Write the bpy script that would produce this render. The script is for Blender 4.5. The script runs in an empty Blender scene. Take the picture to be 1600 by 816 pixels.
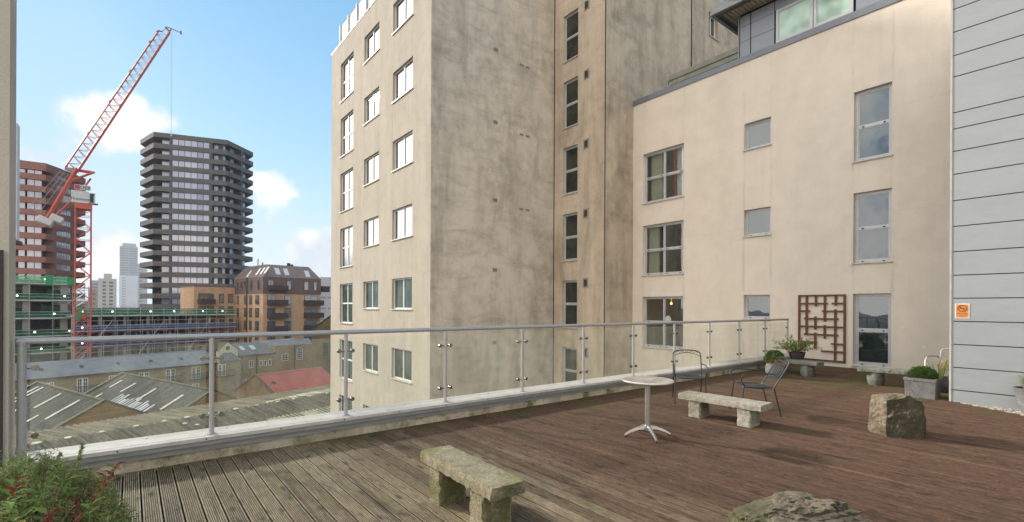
import bpy, bmesh, math, random
from mathutils import Vector, Matrix, noise as mn
R = math.radians
random.seed(7)
scene = bpy.context.scene
COL = scene.collection

# ------------------------------------------------------------------ camera
# world axes follow the terrace: x runs along the balustrade, y across it, z = 0 is the deck
EYE = Vector((0, 0, 1.65)); FPX = 752.0; HZ = 479.8
yaw, roll = R(38.35), R(0.26)
CF = Vector((math.sin(yaw), math.cos(yaw), 0)); CR = Vector((math.cos(yaw), -math.sin(yaw), 0)); CU = Vector((0, 0, 1))
CR3 = CR*math.cos(roll) + CU*math.sin(roll); CU3 = CU*math.cos(roll) - CR*math.sin(roll)
cam = bpy.data.cameras.new('camera'); camo = bpy.data.objects.new('camera', cam); COL.objects.link(camo)
m = Matrix((CR3, CU3, -CF)).transposed().to_4x4(); m.translation = EYE
camo.matrix_world = m
cam.sensor_width = 36; cam.sensor_fit = 'HORIZONTAL'; cam.lens = 36*FPX/1600
cam.shift_y = (HZ-408)/1600; cam.clip_start = 0.05; cam.clip_end = 8000
scene.camera = camo

# ------------------------------------------------------------------ sky and sun
SUN_EL = R(24.0); SUN_DIR = Vector((-0.375, 0.927, 0)).normalized()*math.cos(SUN_EL) + Vector((0, 0, math.sin(SUN_EL)))
SUN_STRENGTH = 3.1; SKY_STRENGTH = 0.15; EXPOSURE = 0.62; SKYK = 4.9; FILL_CLOUD = 9.0; HAZE = .00016
def ray(px, py): return CF + CR3*((px-800)/FPX) + CU3*((HZ-py)/FPX)

world = bpy.data.worlds.new('World'); scene.world = world; world.use_nodes = True
wt = world.node_tree; wt.nodes.clear()
def N(t, typ, **kw):
    n = t.nodes.new(typ)
    for k, v in kw.items(): setattr(n, k, v)
    return n
def setup_world():
    L = wt.links.new
    out = N(wt, 'ShaderNodeOutputWorld'); bg = N(wt, 'ShaderNodeBackground'); bg.inputs[1].default_value = SKY_STRENGTH
    sky = N(wt, 'ShaderNodeTexSky'); sky.sky_type = 'NISHITA'; sky.sun_disc = False
    sky.sun_elevation = SUN_EL; sky.sun_rotation = math.atan2(SUN_DIR.x, SUN_DIR.y)
    sky.altitude = 50; sky.air_density = 1.0; sky.dust_density = 0.6; sky.ozone_density = 1.6
    hs = N(wt, 'ShaderNodeHueSaturation'); hs.inputs['Saturation'].default_value = 0.95; hs.inputs['Value'].default_value = 1.0
    L(sky.outputs[0], hs.inputs['Color'])
    tc = N(wt, 'ShaderNodeTexCoord'); gen = tc.outputs['Generated']
    def math_(op, a, b=None, clamp=False):
        n = N(wt, 'ShaderNodeMath', operation=op, use_clamp=clamp)
        for i, v in enumerate((a, b)):
            if v is None: continue
            if isinstance(v, (int, float)): n.inputs[i].default_value = v
            else: L(v, n.inputs[i])
        return n.outputs[0]
    nz = N(wt, 'ShaderNodeTexNoise'); nz.inputs['Scale'].default_value = 13.0; nz.inputs['Detail'].default_value = 9; nz.inputs['Roughness'].default_value = 0.58
    L(gen, nz.inputs['Vector'])
    # the cumulus that stand over the city, as directions
    blobs = [(182, 200, .056, .85), (125, 222, .05, .5), (235, 190, .045, .75), (208, 162, .028, .8), (40, 240, .05, .5), (425, 302, .048, .6), (404, 288, .03, .9), (500, 385, .05, .85), (530, 410, .07, .9), (160, 400, .07, .75), (90, 330, .05, .3), (455, 415, .05, .45)]
    mx = None
    for px, py, rad, amp in blobs:
        d = ray(px, py).normalized()
        sub = N(wt, 'ShaderNodeVectorMath', operation='SUBTRACT'); L(gen, sub.inputs[0]); sub.inputs[1].default_value = d
        sc = N(wt, 'ShaderNodeVectorMath', operation='MULTIPLY'); L(sub.outputs[0], sc.inputs[0]); sc.inputs[1].default_value = (1, 1, 1.5)
        ln = N(wt, 'ShaderNodeVectorMath', operation='LENGTH'); L(sc.outputs[0], ln.inputs[0])
        v = math_('SUBTRACT', 1.0, math_('DIVIDE', ln.outputs['Value'], rad*1.7), True)
        v = math_('MULTIPLY', v, amp*1.5)
        mx = v if mx is None else math_('MAXIMUM', mx, v)
    # unseen bright cloud added behind and beside the camera as fill light
    dt = N(wt, 'ShaderNodeVectorMath', operation='DOT_PRODUCT'); L(gen, dt.inputs[0]); dt.inputs[1].default_value = CF
    ld = N(wt, 'ShaderNodeVectorMath', operation='DOT_PRODUCT'); L(gen, ld.inputs[0]); ld.inputs[1].default_value = (-.96, -.28, 0)
    back = math_('ADD', math_('MULTIPLY', math_('SUBTRACT', ld.outputs['Value'], 0.12, True), 1.7), math_('MULTIPLY', math_('SUBTRACT', 0.25, dt.outputs['Value'], True), .9))
    mxb = math_('SUBTRACT', back, .25)
    v = math_('ADD', mx, math_('MULTIPLY', math_('SUBTRACT', nz.outputs['Fac'], 0.5), 1.9))
    mr = N(wt, 'ShaderNodeMapRange', interpolation_type='SMOOTHSTEP'); L(v, mr.inputs['Value'])
    mr.inputs['From Min'].default_value = 0.33; mr.inputs['From Max'].default_value = 0.82
    nb = N(wt, 'ShaderNodeTexNoise'); nb.inputs['Scale'].default_value = 3.4; nb.inputs['Detail'].default_value = 8; nb.inputs['Roughness'].default_value = .6; L(gen, nb.inputs['Vector'])
    vb = math_('ADD', math_('MINIMUM', mxb, .85), math_('MULTIPLY', math_('SUBTRACT', nb.outputs['Fac'], 0.5), 3.4))
    mrb = N(wt, 'ShaderNodeMapRange', interpolation_type='SMOOTHSTEP'); L(vb, mrb.inputs['Value'])
    mrb.inputs['From Min'].default_value = 0.30; mrb.inputs['From Max'].default_value = 1.0
    sep = N(wt, 'ShaderNodeSeparateXYZ'); L(gen, sep.inputs[0])
    grad = N(wt, 'ShaderNodeValToRGB'); L(sep.outputs['Z'], grad.inputs[0]); e = grad.color_ramp.elements
    e[0].position = 0.0; e[0].color = (.60, .72, .82, 1); e[1].position = .85; e[1].color = (.08, .30, .58, 1)
    for p_, c_ in ((.10, (.58, .74, .87, 1)), (.28, (.36, .64, .86, 1)), (.50, (.22, .51, .80, 1))):
        q = e.new(p_); q.color = c_
    gs = N(wt, 'ShaderNodeMixRGB', blend_type='MULTIPLY'); gs.inputs[0].default_value = 1; L(grad.outputs[0], gs.inputs[1]); gs.inputs[2].default_value = (SKYK, SKYK, SKYK, 1)
    # the physical sky, clamped so its glow round the sun stays a veil, mixed with the clear blue
    mn_ = N(wt, 'ShaderNodeMixRGB', blend_type='DARKEN'); mn_.inputs[0].default_value = 1; L(hs.outputs[0], mn_.inputs[1]); mn_.inputs[2].default_value = (6.0, 6.4, 6.8, 1)
    mv = N(wt, 'ShaderNodeMixRGB'); mv.inputs[0].default_value = .84; L(mn_.outputs[0], mv.inputs[1]); L(gs.outputs[0], mv.inputs[2])
    n2 = N(wt, 'ShaderNodeTexNoise'); n2.inputs['Scale'].default_value = 11; n2.inputs['Detail'].default_value = 5; L(gen, n2.inputs['Vector'])
    cr = N(wt, 'ShaderNodeMixRGB'); cr.inputs[1].default_value = (3.3*SKYK/5, 3.7*SKYK/5, 4.15*SKYK/5, 1); cr.inputs[2].default_value = (4.9*SKYK/5, 4.9*SKYK/5, 4.95*SKYK/5, 1)
    n2m = N(wt, 'ShaderNodeMapRange'); L(n2.outputs['Fac'], n2m.inputs['Value']); n2m.inputs['From Min'].default_value = .38; n2m.inputs['From Max'].default_value = .58; L(n2m.outputs[0], cr.inputs[0])
    mc = N(wt, 'ShaderNodeMixRGB'); L(mr.outputs[0], mc.inputs[0]); L(mv.outputs[0], mc.inputs[1]); L(cr.outputs[0], mc.inputs[2])
    mcb = N(wt, 'ShaderNodeMixRGB'); L(mrb.outputs[0], mcb.inputs[0]); L(mc.outputs[0], mcb.inputs[1]); mcb.inputs[2].default_value = (*[FILL_CLOUD*k for k in (1.12, 1.0, .87)], 1)
    # unseen bright bank shaped round the sun to whiten the tower pane reflections
    flat = N(wt, 'ShaderNodeVectorMath', operation='MULTIPLY'); L(gen, flat.inputs[0]); flat.inputs[1].default_value = (1, 1, 0)
    fn = N(wt, 'ShaderNodeVectorMath', operation='NORMALIZE'); L(flat.outputs[0], fn.inputs[0])
    fd_ = N(wt, 'ShaderNodeVectorMath', operation='DOT_PRODUCT'); L(fn.outputs[0], fd_.inputs[0]); fd_.inputs[1].default_value = Vector((SUN_DIR.x, SUN_DIR.y, 0)).normalized()
    gl = N(wt, 'ShaderNodeMapRange', interpolation_type='SMOOTHSTEP'); L(fd_.outputs['Value'], gl.inputs['Value']); gl.inputs['From Min'].default_value = math.cos(R(13)); gl.inputs['From Max'].default_value = math.cos(R(7.5))
    hz_ = N(wt, 'ShaderNodeMapRange', interpolation_type='SMOOTHSTEP'); L(sep.outputs['Z'], hz_.inputs['Value']); hz_.inputs['From Min'].default_value = .72; hz_.inputs['From Max'].default_value = .5
    hz2 = N(wt, 'ShaderNodeMapRange', interpolation_type='SMOOTHSTEP'); L(sep.outputs['Z'], hz2.inputs['Value']); hz2.inputs['From Min'].default_value = .06; hz2.inputs['From Max'].default_value = .13
    gm = math_('MULTIPLY', math_('MULTIPLY', gl.outputs[0], hz_.outputs[0]), hz2.outputs[0])
    mg = N(wt, 'ShaderNodeMixRGB'); L(gm, mg.inputs[0]); L(mcb.outputs[0], mg.inputs[1]); mg.inputs[2].default_value = (19, 18.2, 17, 1)
    L(mg.outputs[0], bg.inputs[0]); L(bg.outputs[0], out.inputs[0])
setup_world()
sl = bpy.data.lights.new('sun', 'SUN'); sl.energy = SUN_STRENGTH; sl.angle = R(3.5); sl.color = (1.0, 0.93, 0.82)
so = bpy.data.objects.new('sun', sl); COL.objects.link(so); so.rotation_euler = (-SUN_DIR).to_track_quat('-Z', 'Y').to_euler()
so.location = (0, 0, 60)
vs = scene.view_settings; vs.view_transform = 'Standard'; vs.look = 'None'; vs.exposure = EXPOSURE; vs.gamma = 1; vs.use_curve_mapping = False
scene.render.engine = 'CYCLES'
scene.cycles.max_bounces = 8; scene.cycles.transparent_max_bounces = 24; scene.cycles.diffuse_bounces = 4

# ------------------------------------------------------------------ materials
def newmat(name):
    m = bpy.data.materials.new(name); m.use_nodes = True; t = m.node_tree; t.nodes.clear()
    out = N(t, 'ShaderNodeOutputMaterial'); return m, t, out
def noise_node(t, vec, scale, detail=4, rough=.55, stretch=None, dist=0):
    if stretch is not None:
        mp = N(t, 'ShaderNodeMapping'); mp.inputs['Scale'].default_value = stretch; t.links.new(vec, mp.inputs['Vector']); vec = mp.outputs[0]
    n = N(t, 'ShaderNodeTexNoise'); n.inputs['Scale'].default_value = scale; n.inputs['Detail'].default_value = detail
    n.inputs['Roughness'].default_value = rough; n.inputs['Distortion'].default_value = dist
    t.links.new(vec, n.inputs['Vector']); return n.outputs['Fac']
def mapr(t, v, a, b, c=0, d=1, smooth=True):
    n = N(t, 'ShaderNodeMapRange'); n.interpolation_type = 'SMOOTHSTEP' if smooth else 'LINEAR'
    t.links.new(v, n.inputs['Value'])
    for k, x in (('From Min', a), ('From Max', b), ('To Min', c), ('To Max', d)): n.inputs[k].default_value = x
    return n.outputs[0]
def mixc(t, f, a, b, mode='MIX'):
    n = N(t, 'ShaderNodeMixRGB', blend_type=mode)
    for i, v in enumerate((f, a, b)):
        if isinstance(v, (int, float)): n.inputs[i].default_value = v
        elif isinstance(v, (tuple, list)): n.inputs[i].default_value = (*v[:3], 1)
        else: t.links.new(v, n.inputs[i])
    return n.outputs[0]
def mth(t, op, a, b=None, clamp=False):
    n = N(t, 'ShaderNodeMath', operation=op, use_clamp=clamp)
    for i, v in enumerate((a, b)):
        if v is None: continue
        if isinstance(v, (int, float)): n.inputs[i].default_value = v
        else: t.links.new(v, n.inputs[i])
    return n.outputs[0]
def pbsdf(t, out, col, rough=.8, metal=0, bump=None, bdist=.01, spec=.5, normal=None):
    p = N(t, 'ShaderNodeBsdfPrincipled')
    if isinstance(col, (tuple, list)): p.inputs['Base Color'].default_value = (*col[:3], 1)
    else: t.links.new(col, p.inputs['Base Color'])
    if isinstance(rough, (int, float)): p.inputs['Roughness'].default_value = rough
    else: t.links.new(rough, p.inputs['Roughness'])
    p.inputs['Metallic'].default_value = metal; p.inputs['Specular IOR Level'].default_value = spec
    if bump is not None:
        b = N(t, 'ShaderNodeBump'); b.inputs['Distance'].default_value = bdist; b.inputs['Strength'].default_value = 1
        t.links.new(bump, b.inputs['Height']); t.links.new(b.outputs[0], p.inputs['Normal'])
    t.links.new(p.outputs[0], out.inputs['Surface']); return p
def pos(t):
    return N(t, 'ShaderNodeNewGeometry').outputs['Position']
def objc(t):
    return N(t, 'ShaderNodeTexCoord').outputs['Object']
def simple(name, col, rough=.7, metal=0, var=.12, scale=6, bump=0.0, bscale=60, stretch=None, spec=.5, obj=False):
    m, t, out = newmat(name)
    v = objc(t) if obj else pos(t)
    f = noise_node(t, v, scale, 5, .6, stretch)
    f2 = noise_node(t, v, scale*7, 3, .6, stretch)
    f = mth(t, 'ADD', mth(t, 'MULTIPLY', f, .7), mth(t, 'MULTIPLY', f2, .3))
    c = mixc(t, mapr(t, f, .3, .7), tuple(x*(1-var) for x in col), tuple(min(1, x*(1+var)) for x in col))
    b = noise_node(t, v, bscale, 4) if bump else None
    pbsdf(t, out, c, rough, metal, b, bump, spec); return m

def render_mat(name, base, dirt, blotch, stain_lo=.48, stain_hi=.72, streak=.5, band=.0, moss=0.0, soots=0.0, drips=None):
    """painted sand render: fine grain, rain streaks, dark blotches, faint lift bands"""
    m, t, out = newmat(name); v = pos(t)
    g = noise_node(t, v, 55, 3, .6)
    soot = noise_node(t, v, 1.0, 6, .62, (1.1, 1.1, .22), .5); hair = noise_node(t, v, 11, 4, .65, (1, 1, .035))
    big = noise_node(t, v, .42, 6, .6, None, .8)
    mid = noise_node(t, v, 2.2, 6, .65)
    st = noise_node(t, v, 1.2, 5, .6, (1.2, 1.2, .16), .7)
    st2 = noise_node(t, v, 5.5, 4, .6, (1.5, 1.5, .07))
    hb = noise_node(t, v, .8, 6, .65, (.55, .55, 1.9), 1.2)
    c = mixc(t, mapr(t, g, .35, .65), tuple(x*.93 for x in base), tuple(x*1.05 for x in base))
    c = mixc(t, mapr(t, mid, .35, .7, 0, .35), c, tuple(x*.86 for x in base))
    s = mth(t, 'ADD', mth(t, 'MULTIPLY', st, .6), mth(t, 'MULTIPLY', st2, .4))
    c = mixc(t, mapr(t, s, stain_lo-.12, stain_hi+.10, 0, streak), c, dirt)
    c = mixc(t, mth(t, 'MULTIPLY', mapr(t, soot, .42, .74, 0, soots), mapr(t, hair, .3, .7, .75, 1)), c, tuple(x*.9 for x in dirt))
    if drips:
        sp = N(t, 'ShaderNodeSeparateXYZ'); t.links.new(v, sp.inputs[0]); dm = None
        for y_ in drips[1]:
            d_ = mth(t, 'ABSOLUTE', mth(t, 'SUBTRACT', sp.outputs[drips[0]], y_)); q_ = mapr(t, d_, .07, .0)
            dm = q_ if dm is None else mth(t, 'MAXIMUM', dm, q_)
        c = mixc(t, mth(t, 'MULTIPLY', dm, mapr(t, noise_node(t, v, 1.5, 5, .7, (3, 3, .5)), .42, .7, 0, .45)), c, dirt)
    # shallow day joints of the render coats
    sz = N(t, 'ShaderNodeSeparateXYZ'); t.links.new(v, sz.inputs[0]); fz = mth(t, 'FRACT', mth(t, 'DIVIDE', mth(t, 'ADD', sz.outputs['Z'], mth(t, 'MULTIPLY', mid, .05)), 2.75))
    c = mixc(t, mth(t, 'MULTIPLY', mapr(t, mth(t, 'ABSOLUTE', mth(t, 'SUBTRACT', fz, .55)), .006, .0), mapr(t, big, .42, .6, 0, .22)), c, dirt)
    if blotch: c = mixc(t, mapr(t, mth(t, 'ADD', mth(t, 'MULTIPLY', big, .55), mth(t, 'MULTIPLY', mid, .45)), .40, .74, 0, blotch), c, dirt)
    if band: c = mixc(t, mapr(t, hb, .45, .78, 0, band), c, tuple(x*.8 for x in dirt))
    if moss:
        mo = noise_node(t, v, 1.1, 5, .7)
        c = mixc(t, mapr(t, mo, .56, .72, 0, moss), c, (.12, .13, .05))
    pbsdf(t, out, c, .92, 0, g, .004, .25); return m

def brick_mat(name, c1, c2, mortar, dirt=.4, scale=1.0, dirtc=(.05, .045, .035), axis=None):
    """axis: (ex, ey) wall direction so courses run level on that wall"""
    m, t, out = newmat(name); v = pos(t)
    sep = N(t, 'ShaderNodeSeparateXYZ'); t.links.new(v, sep.inputs[0])
    ex, ey = axis or (1, .6)
    u = mth(t, 'ADD', mth(t, 'MULTIPLY', sep.outputs['X'], ex), mth(t, 'MULTIPLY', sep.outputs['Y'], ey))
    cb = N(t, 'ShaderNodeCombineXYZ'); t.links.new(u, cb.inputs[0]); t.links.new(sep.outputs['Z'], cb.inputs[1])
    br = N(t, 'ShaderNodeTexBrick'); t.links.new(cb.outputs[0], br.inputs['Vector'])
    br.inputs['Scale'].default_value = 1/scale; br.inputs['Brick Width'].default_value = .225; br.inputs['Row Height'].default_value = .075
    br.inputs['Mortar Size'].default_value = .01; br.inputs['Color1'].default_value = (*c1, 1); br.inputs['Color2'].default_value = (*c2, 1); br.inputs['Mortar'].default_value = (*mortar, 1)
    n1 = noise_node(t, v, .6, 6, .7); n2 = noise_node(t, v, 4, 4, .6)
    c = mixc(t, mapr(t, n2, .3, .7, 0, .6), br.outputs['Color'], c2)
    c = mixc(t, mapr(t, n1, .42, .7, 0, dirt), c, dirtc)
    pbsdf(t, out, c, .9, 0, None, 0, .2); return m

def glass_reflect(name, ior=2.1, inner=(.02, .026, .028), tint=(.93, .96, 1), wav=.002, wscale=1.2):
    m, t, out = newmat(name); v = pos(t)
    fr = N(t, 'ShaderNodeFresnel'); fr.inputs[0].default_value = ior
    d = N(t, 'ShaderNodeBsdfDiffuse'); n = noise_node(t, v, 1.3, 2)
    t.links.new(mixc(t, mapr(t, n, .3, .7), inner, tuple(x*2.2 for x in inner)), d.inputs[0])
    g = N(t, 'ShaderNodeBsdfGlossy'); g.inputs['Roughness'].default_value = .015; g.inputs['Color'].default_value = (*tint, 1)
    b = N(t, 'ShaderNodeBump'); b.inputs['Distance'].default_value = wav; t.links.new(noise_node(t, v, wscale, 2), b.inputs['Height']); t.links.new(b.outputs[0], g.inputs['Normal'])
    mx = N(t, 'ShaderNodeMixShader'); t.links.new(fr.outputs[0], mx.inputs[0]); t.links.new(d.outputs[0], mx.inputs[1]); t.links.new(g.outputs[0], mx.inputs[2])
    t.links.new(mx.outputs[0], out.inputs['Surface']); return m
def facing_mix(t, lo, hi, power):
    lw = N(t, 'ShaderNodeLayerWeight'); lw.inputs[0].default_value = .5
    return mapr(t, mth(t, 'POWER', lw.outputs['Facing'], power), 0, 1, lo, hi, False)
def glass_clear(name, lo=.05, hi=.7, power=4, tint=(.95, .975, .96), gl=1.0, wav=0.0, dirt=0.0):
    m, t, out = newmat(name); v = pos(t)
    tr = N(t, 'ShaderNodeBsdfTransparent'); tr.inputs[0].default_value = (*tint, 1)
    g = N(t, 'ShaderNodeBsdfGlossy'); g.inputs['Roughness'].default_value = .01; g.inputs['Color'].default_value = (gl, gl, gl, 1)
    if wav:
        b = N(t, 'ShaderNodeBump'); b.inputs['Distance'].default_value = wav; t.links.new(noise_node(t, v, 1.1, 2), b.inputs['Height']); t.links.new(b.outputs[0], g.inputs['Normal'])
    mx = N(t, 'ShaderNodeMixShader'); t.links.new(facing_mix(t, lo, hi, power), mx.inputs[0]); t.links.new(tr.outputs[0], mx.inputs[1]); t.links.new(g.outputs[0], mx.inputs[2])
    res = mx.outputs[0]
    if dirt:
        df = N(t, 'ShaderNodeBsdfDiffuse'); df.inputs[0].default_value = (.70, .71, .56, 1); tl = N(t, 'ShaderNodeBsdfTranslucent'); tl.inputs[0].default_value = (.7, .71, .62, 1)
        dd = N(t, 'ShaderNodeMixShader'); dd.inputs[0].default_value = .5; t.links.new(df.outputs[0], dd.inputs[1]); t.links.new(tl.outputs[0], dd.inputs[2])
        n = noise_node(t, v, 3, 6, .7, (1, 1, .4)); m2 = N(t, 'ShaderNodeMixShader')
        t.links.new(mapr(t, n, .35, .8, dirt*.3, dirt), m2.inputs[0]); t.links.new(res, m2.inputs[1]); t.links.new(dd.outputs[0], m2.inputs[2]); res = m2.outputs[0]
    t.links.new(res, out.inputs['Surface']); return m
def net_mat(name, col, dens):
    m, t, out = newmat(name); v = pos(t)
    tr = N(t, 'ShaderNodeBsdfTransparent'); d = N(t, 'ShaderNodeBsdfDiffuse'); d.inputs[0].default_value = (*col, 1)
    tl = N(t, 'ShaderNodeBsdfTranslucent'); tl.inputs[0].default_value = (*col, 1)
    a = N(t, 'ShaderNodeMixShader'); a.inputs[0].default_value = .45; t.links.new(d.outputs[0], a.inputs[1]); t.links.new(tl.outputs[0], a.inputs[2])
    n = noise_node(t, v, .8, 5, .7)
    mx = N(t, 'ShaderNodeMixShader'); t.links.new(mapr(t, n, .3, .7, dens*.5, min(1, dens*1.3)), mx.inputs[0])
    t.links.new(tr.outputs[0], mx.inputs[1]); t.links.new(a.outputs[0], mx.inputs[2]); t.links.new(mx.outputs[0], out.inputs['Surface']); return m
def leaf_mat(name, c1, c2, c3=None, rough=.5):
    m, t, out = newmat(name)
    g = N(t, 'ShaderNodeNewGeometry'); rnd = g.outputs['Random Per Island']
    c = mixc(t, rnd, c1, c2)
    if c3: c = mixc(t, mapr(t, rnd, .8, .95), c, c3)
    n = noise_node(t, g.outputs['Position'], 9, 3)
    c = mixc(t, mapr(t, n, .35, .7, 0, .5), c, tuple(x*.55 for x in c1))
    p = N(t, 'ShaderNodeBsdfPrincipled'); t.links.new(c, p.inputs['Base Color']); p.inputs['Roughness'].default_value = rough; p.inputs['Specular IOR Level'].default_value = .18
    tl = N(t, 'ShaderNodeBsdfTranslucent'); t.links.new(c, tl.inputs[0]); mx = N(t, 'ShaderNodeMixShader'); mx.inputs[0].default_value = .3
    t.links.new(p.outputs[0], mx.inputs[1]); t.links.new(tl.outputs[0], mx.inputs[2]); t.links.new(mx.outputs[0], out.inputs['Surface']); return m
def emit(name, col, s):
    m, t, out = newmat(name); e = N(t, 'ShaderNodeEmission'); e.inputs[0].default_value = (*col, 1); e.inputs[1].default_value = s
    t.links.new(e.outputs[0], out.inputs['Surface']); return m

def deck_mat():
    m, t, out = newmat('grooved_timber'); v = pos(t)
    sep = N(t, 'ShaderNodeSeparateXYZ'); t.links.new(v, sep.inputs[0])
    bi = mth(t, 'FLOOR', mth(t, 'DIVIDE', mth(t, 'ADD', sep.outputs['X'], .05), .13))
    seg = mth(t, 'FLOOR', mth(t, 'DIVIDE', mth(t, 'ADD', sep.outputs['Y'], mth(t, 'MULTIPLY', bi, 1.37)), 3.6))
    wn = N(t, 'ShaderNodeTexWhiteNoise', noise_dimensions='2D'); cb = N(t, 'ShaderNodeCombineXYZ'); t.links.new(bi, cb.inputs[0]); t.links.new(seg, cb.inputs[1]); t.links.new(cb.outputs[0], wn.inputs['Vector'])
    grain = noise_node(t, v, 9, 6, .7, (9, .55, 1)); fine = noise_node(t, v, 40, 4, .7, (6, .4, 1))
    strk = noise_node(t, v, 1.0, 5, .7, (7.7, .35, 1)); blk = noise_node(t, v, 5, 6, .75, (1.6, .6, 1))
    big = noise_node(t, v, .45, 5, .6); bl = noise_node(t, v, 2.3, 6, .65)
    red1, red2 = (.046, .024, .015), (.172, .098, .062); gr1, gr2 = (.18, .14, .083), (.50, .415, .275)
    cr = mixc(t, mapr(t, grain, .3, .7), red1, red2); cg = mixc(t, mapr(t, grain, .3, .7), gr1, gr2)
    side = mth(t, 'ADD', mth(t, 'MULTIPLY', sep.outputs['X'], .25), mth(t, 'SUBTRACT', mth(t, 'MULTIPLY', big, 1.3), .65))
    side = mth(t, 'ADD', side, mth(t, 'MULTIPLY', mth(t, 'SUBTRACT', wn.outputs['Value'], .5), .16))
    c = mixc(t, mapr(t, side, .25, 1.0), cg, cr)
    c = mixc(t, mapr(t, wn.outputs['Value'], 0, 1, 0, .38, False), c, (.07, .038, .022))
    c = mixc(t, mapr(t, fine, .45, .75, 0, .4), c, (.33, .26, .20))
    c = mixc(t, mapr(t, fine, .5, .3, 0, .45), c, (.05, .032, .024))
    c = mixc(t, mapr(t, bl, .52, .75, 0, .5), c, (.055, .040, .030))
    c = mixc(t, mapr(t, strk, .52, .72, 0, .7), c, (.035, .020, .013)); c = mixc(t, mapr(t, strk, .46, .30, 0, .5), c, (.27, .165, .10))
    c = mixc(t, mapr(t, blk, .54, .68, 0, .75), c, (.03, .021, .015))
    moss = noise_node(t, v, 1.2, 6, .7)
    edge = mapr(t, mth(t, 'MAXIMUM', mapr(t, sep.outputs['Y'], 5.0, 6.2), mapr(t, sep.outputs['X'], 10.2, 12)), 0, 1, 0, .14)
    c = mixc(t, mapr(t, mth(t, 'ADD', moss, edge), .58, .72, 0, .6), c, (.085, .09, .03))
    # worn pale edges of the ribs, and dirt lying in the grooves
    fr = mth(t, 'FRACT', mth(t, 'DIVIDE', mth(t, 'ADD', sep.outputs['X'], .05), .13))
    knot = N(t, 'ShaderNodeTexVoronoi'); knot.inputs['Scale'].default_value = 1.0
    mp = N(t, 'ShaderNodeMapping'); mp.inputs['Scale'].default_value = (7.7, 2.1, 1); t.links.new(v, mp.inputs[0]); t.links.new(mp.outputs[0], knot.inputs['Vector'])
    c = mixc(t, mapr(t, knot.outputs['Distance'], .22, .07, 0, .8), c, (.035, .024, .016))
    alg = noise_node(t, v, 3.5, 5, .7, (2.5, .7, 1)); c = mixc(t, mth(t, 'MULTIPLY', mapr(t, alg, .48, .68, 0, .55), mapr(t, sep.outputs['X'], 4.5, .5)), c, (.15, .16, .055))
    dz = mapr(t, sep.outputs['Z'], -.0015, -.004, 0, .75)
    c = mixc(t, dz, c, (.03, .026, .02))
    rg = mapr(t, grain, .3, .7, .55, .85)
    pbsdf(t, out, c, rg, 0, grain, .003, .16); return m

def corr_mat(name, base, moss, dirx, diry, pale=.35):
    """weathered cement sheet; streaks run along (dirx, diry)"""
    m, t, out = newmat(name); v = pos(t)
    rot = math.atan2(diry, dirx)
    mp = N(t, 'ShaderNodeMapping', vector_type='TEXTURE'); mp.inputs['Rotation'].default_value = (0, 0, rot); t.links.new(v, mp.inputs[0])
    s = noise_node(t, mp.outputs[0], 1.1, 6, .75, (.16, 5.5, .16)); n = noise_node(t, v, .5, 6, .65); f = noise_node(t, v, 14, 4, .7)
    c = mixc(t, mapr(t, s, .36, .62), tuple(x*.32 for x in base), tuple(x*1.6 for x in base))
    c = mixc(t, mapr(t, n, .5, .68, 0, .75), c, moss)
    c = mixc(t, mapr(t, mth(t, 'MULTIPLY', s, f), .30, .40, 0, pale), c, (.42, .42, .38))
    c = mixc(t, mapr(t, f, .42, .62, 0, .7), c, (.045, .045, .04))
    f3 = noise_node(t, v, 5, 5, .75); c = mixc(t, mapr(t, f3, .55, .72, 0, .55), c, (.36, .35, .28))
    pbsdf(t, out, c, .95, 0, f, .03, .1); return m

def stone_mat(name, c1, c2, moss, bd=.006, sc=1.0, mossf=.6):
    m, t, out = newmat(name); v = objc(t)
    n1 = noise_node(t, v, 6*sc, 7, .7); n2 = noise_node(t, v, 45*sc, 5, .7); n3 = noise_node(t, v, 3*sc, 5, .6)
    vo = N(t, 'ShaderNodeTexVoronoi'); vo.inputs['Scale'].default_value = 70*sc; t.links.new(v, vo.inputs['Vector'])
    c = mixc(t, mapr(t, n1, .3, .7), c1, c2)
    c = mixc(t, mapr(t, n3, .45, .65, 0, mossf), c, moss)
    c = mixc(t, mth(t, 'MULTIPLY', painted_shade(t, .6, .85, 1), mapr(t, n1, .3, .6, .35, .75)), c, tuple(x*.30 for x in moss))  # darkened moss colour paints shade on faces turned from the sun
    c = mixc(t, mapr(t, n2, .48, .66, 0, .6), c, tuple(x*.30 for x in c1))
    c = mixc(t, mapr(t, n2, .44, .32, 0, .3), c, tuple(min(1, x*1.35) for x in c1))
    h = mth(t, 'ADD', n2, mth(t, 'MULTIPLY', vo.outputs['Distance'], .5))
    pbsdf(t, out, c, .9, 0, h, bd, .3); return m
def painted_shade(t, lo, hi, amt):
    nn = N(t, 'ShaderNodeNewGeometry').outputs['Normal']; dp = N(t, 'ShaderNodeVectorMath', operation='DOT_PRODUCT'); t.links.new(nn, dp.inputs[0]); dp.inputs[1].default_value = (-.5, -.86, -.1)  # mask by face normal, for shade painted on the side away from the sun
    return mapr(t, dp.outputs['Value'], lo, hi, 0, amt)
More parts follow.
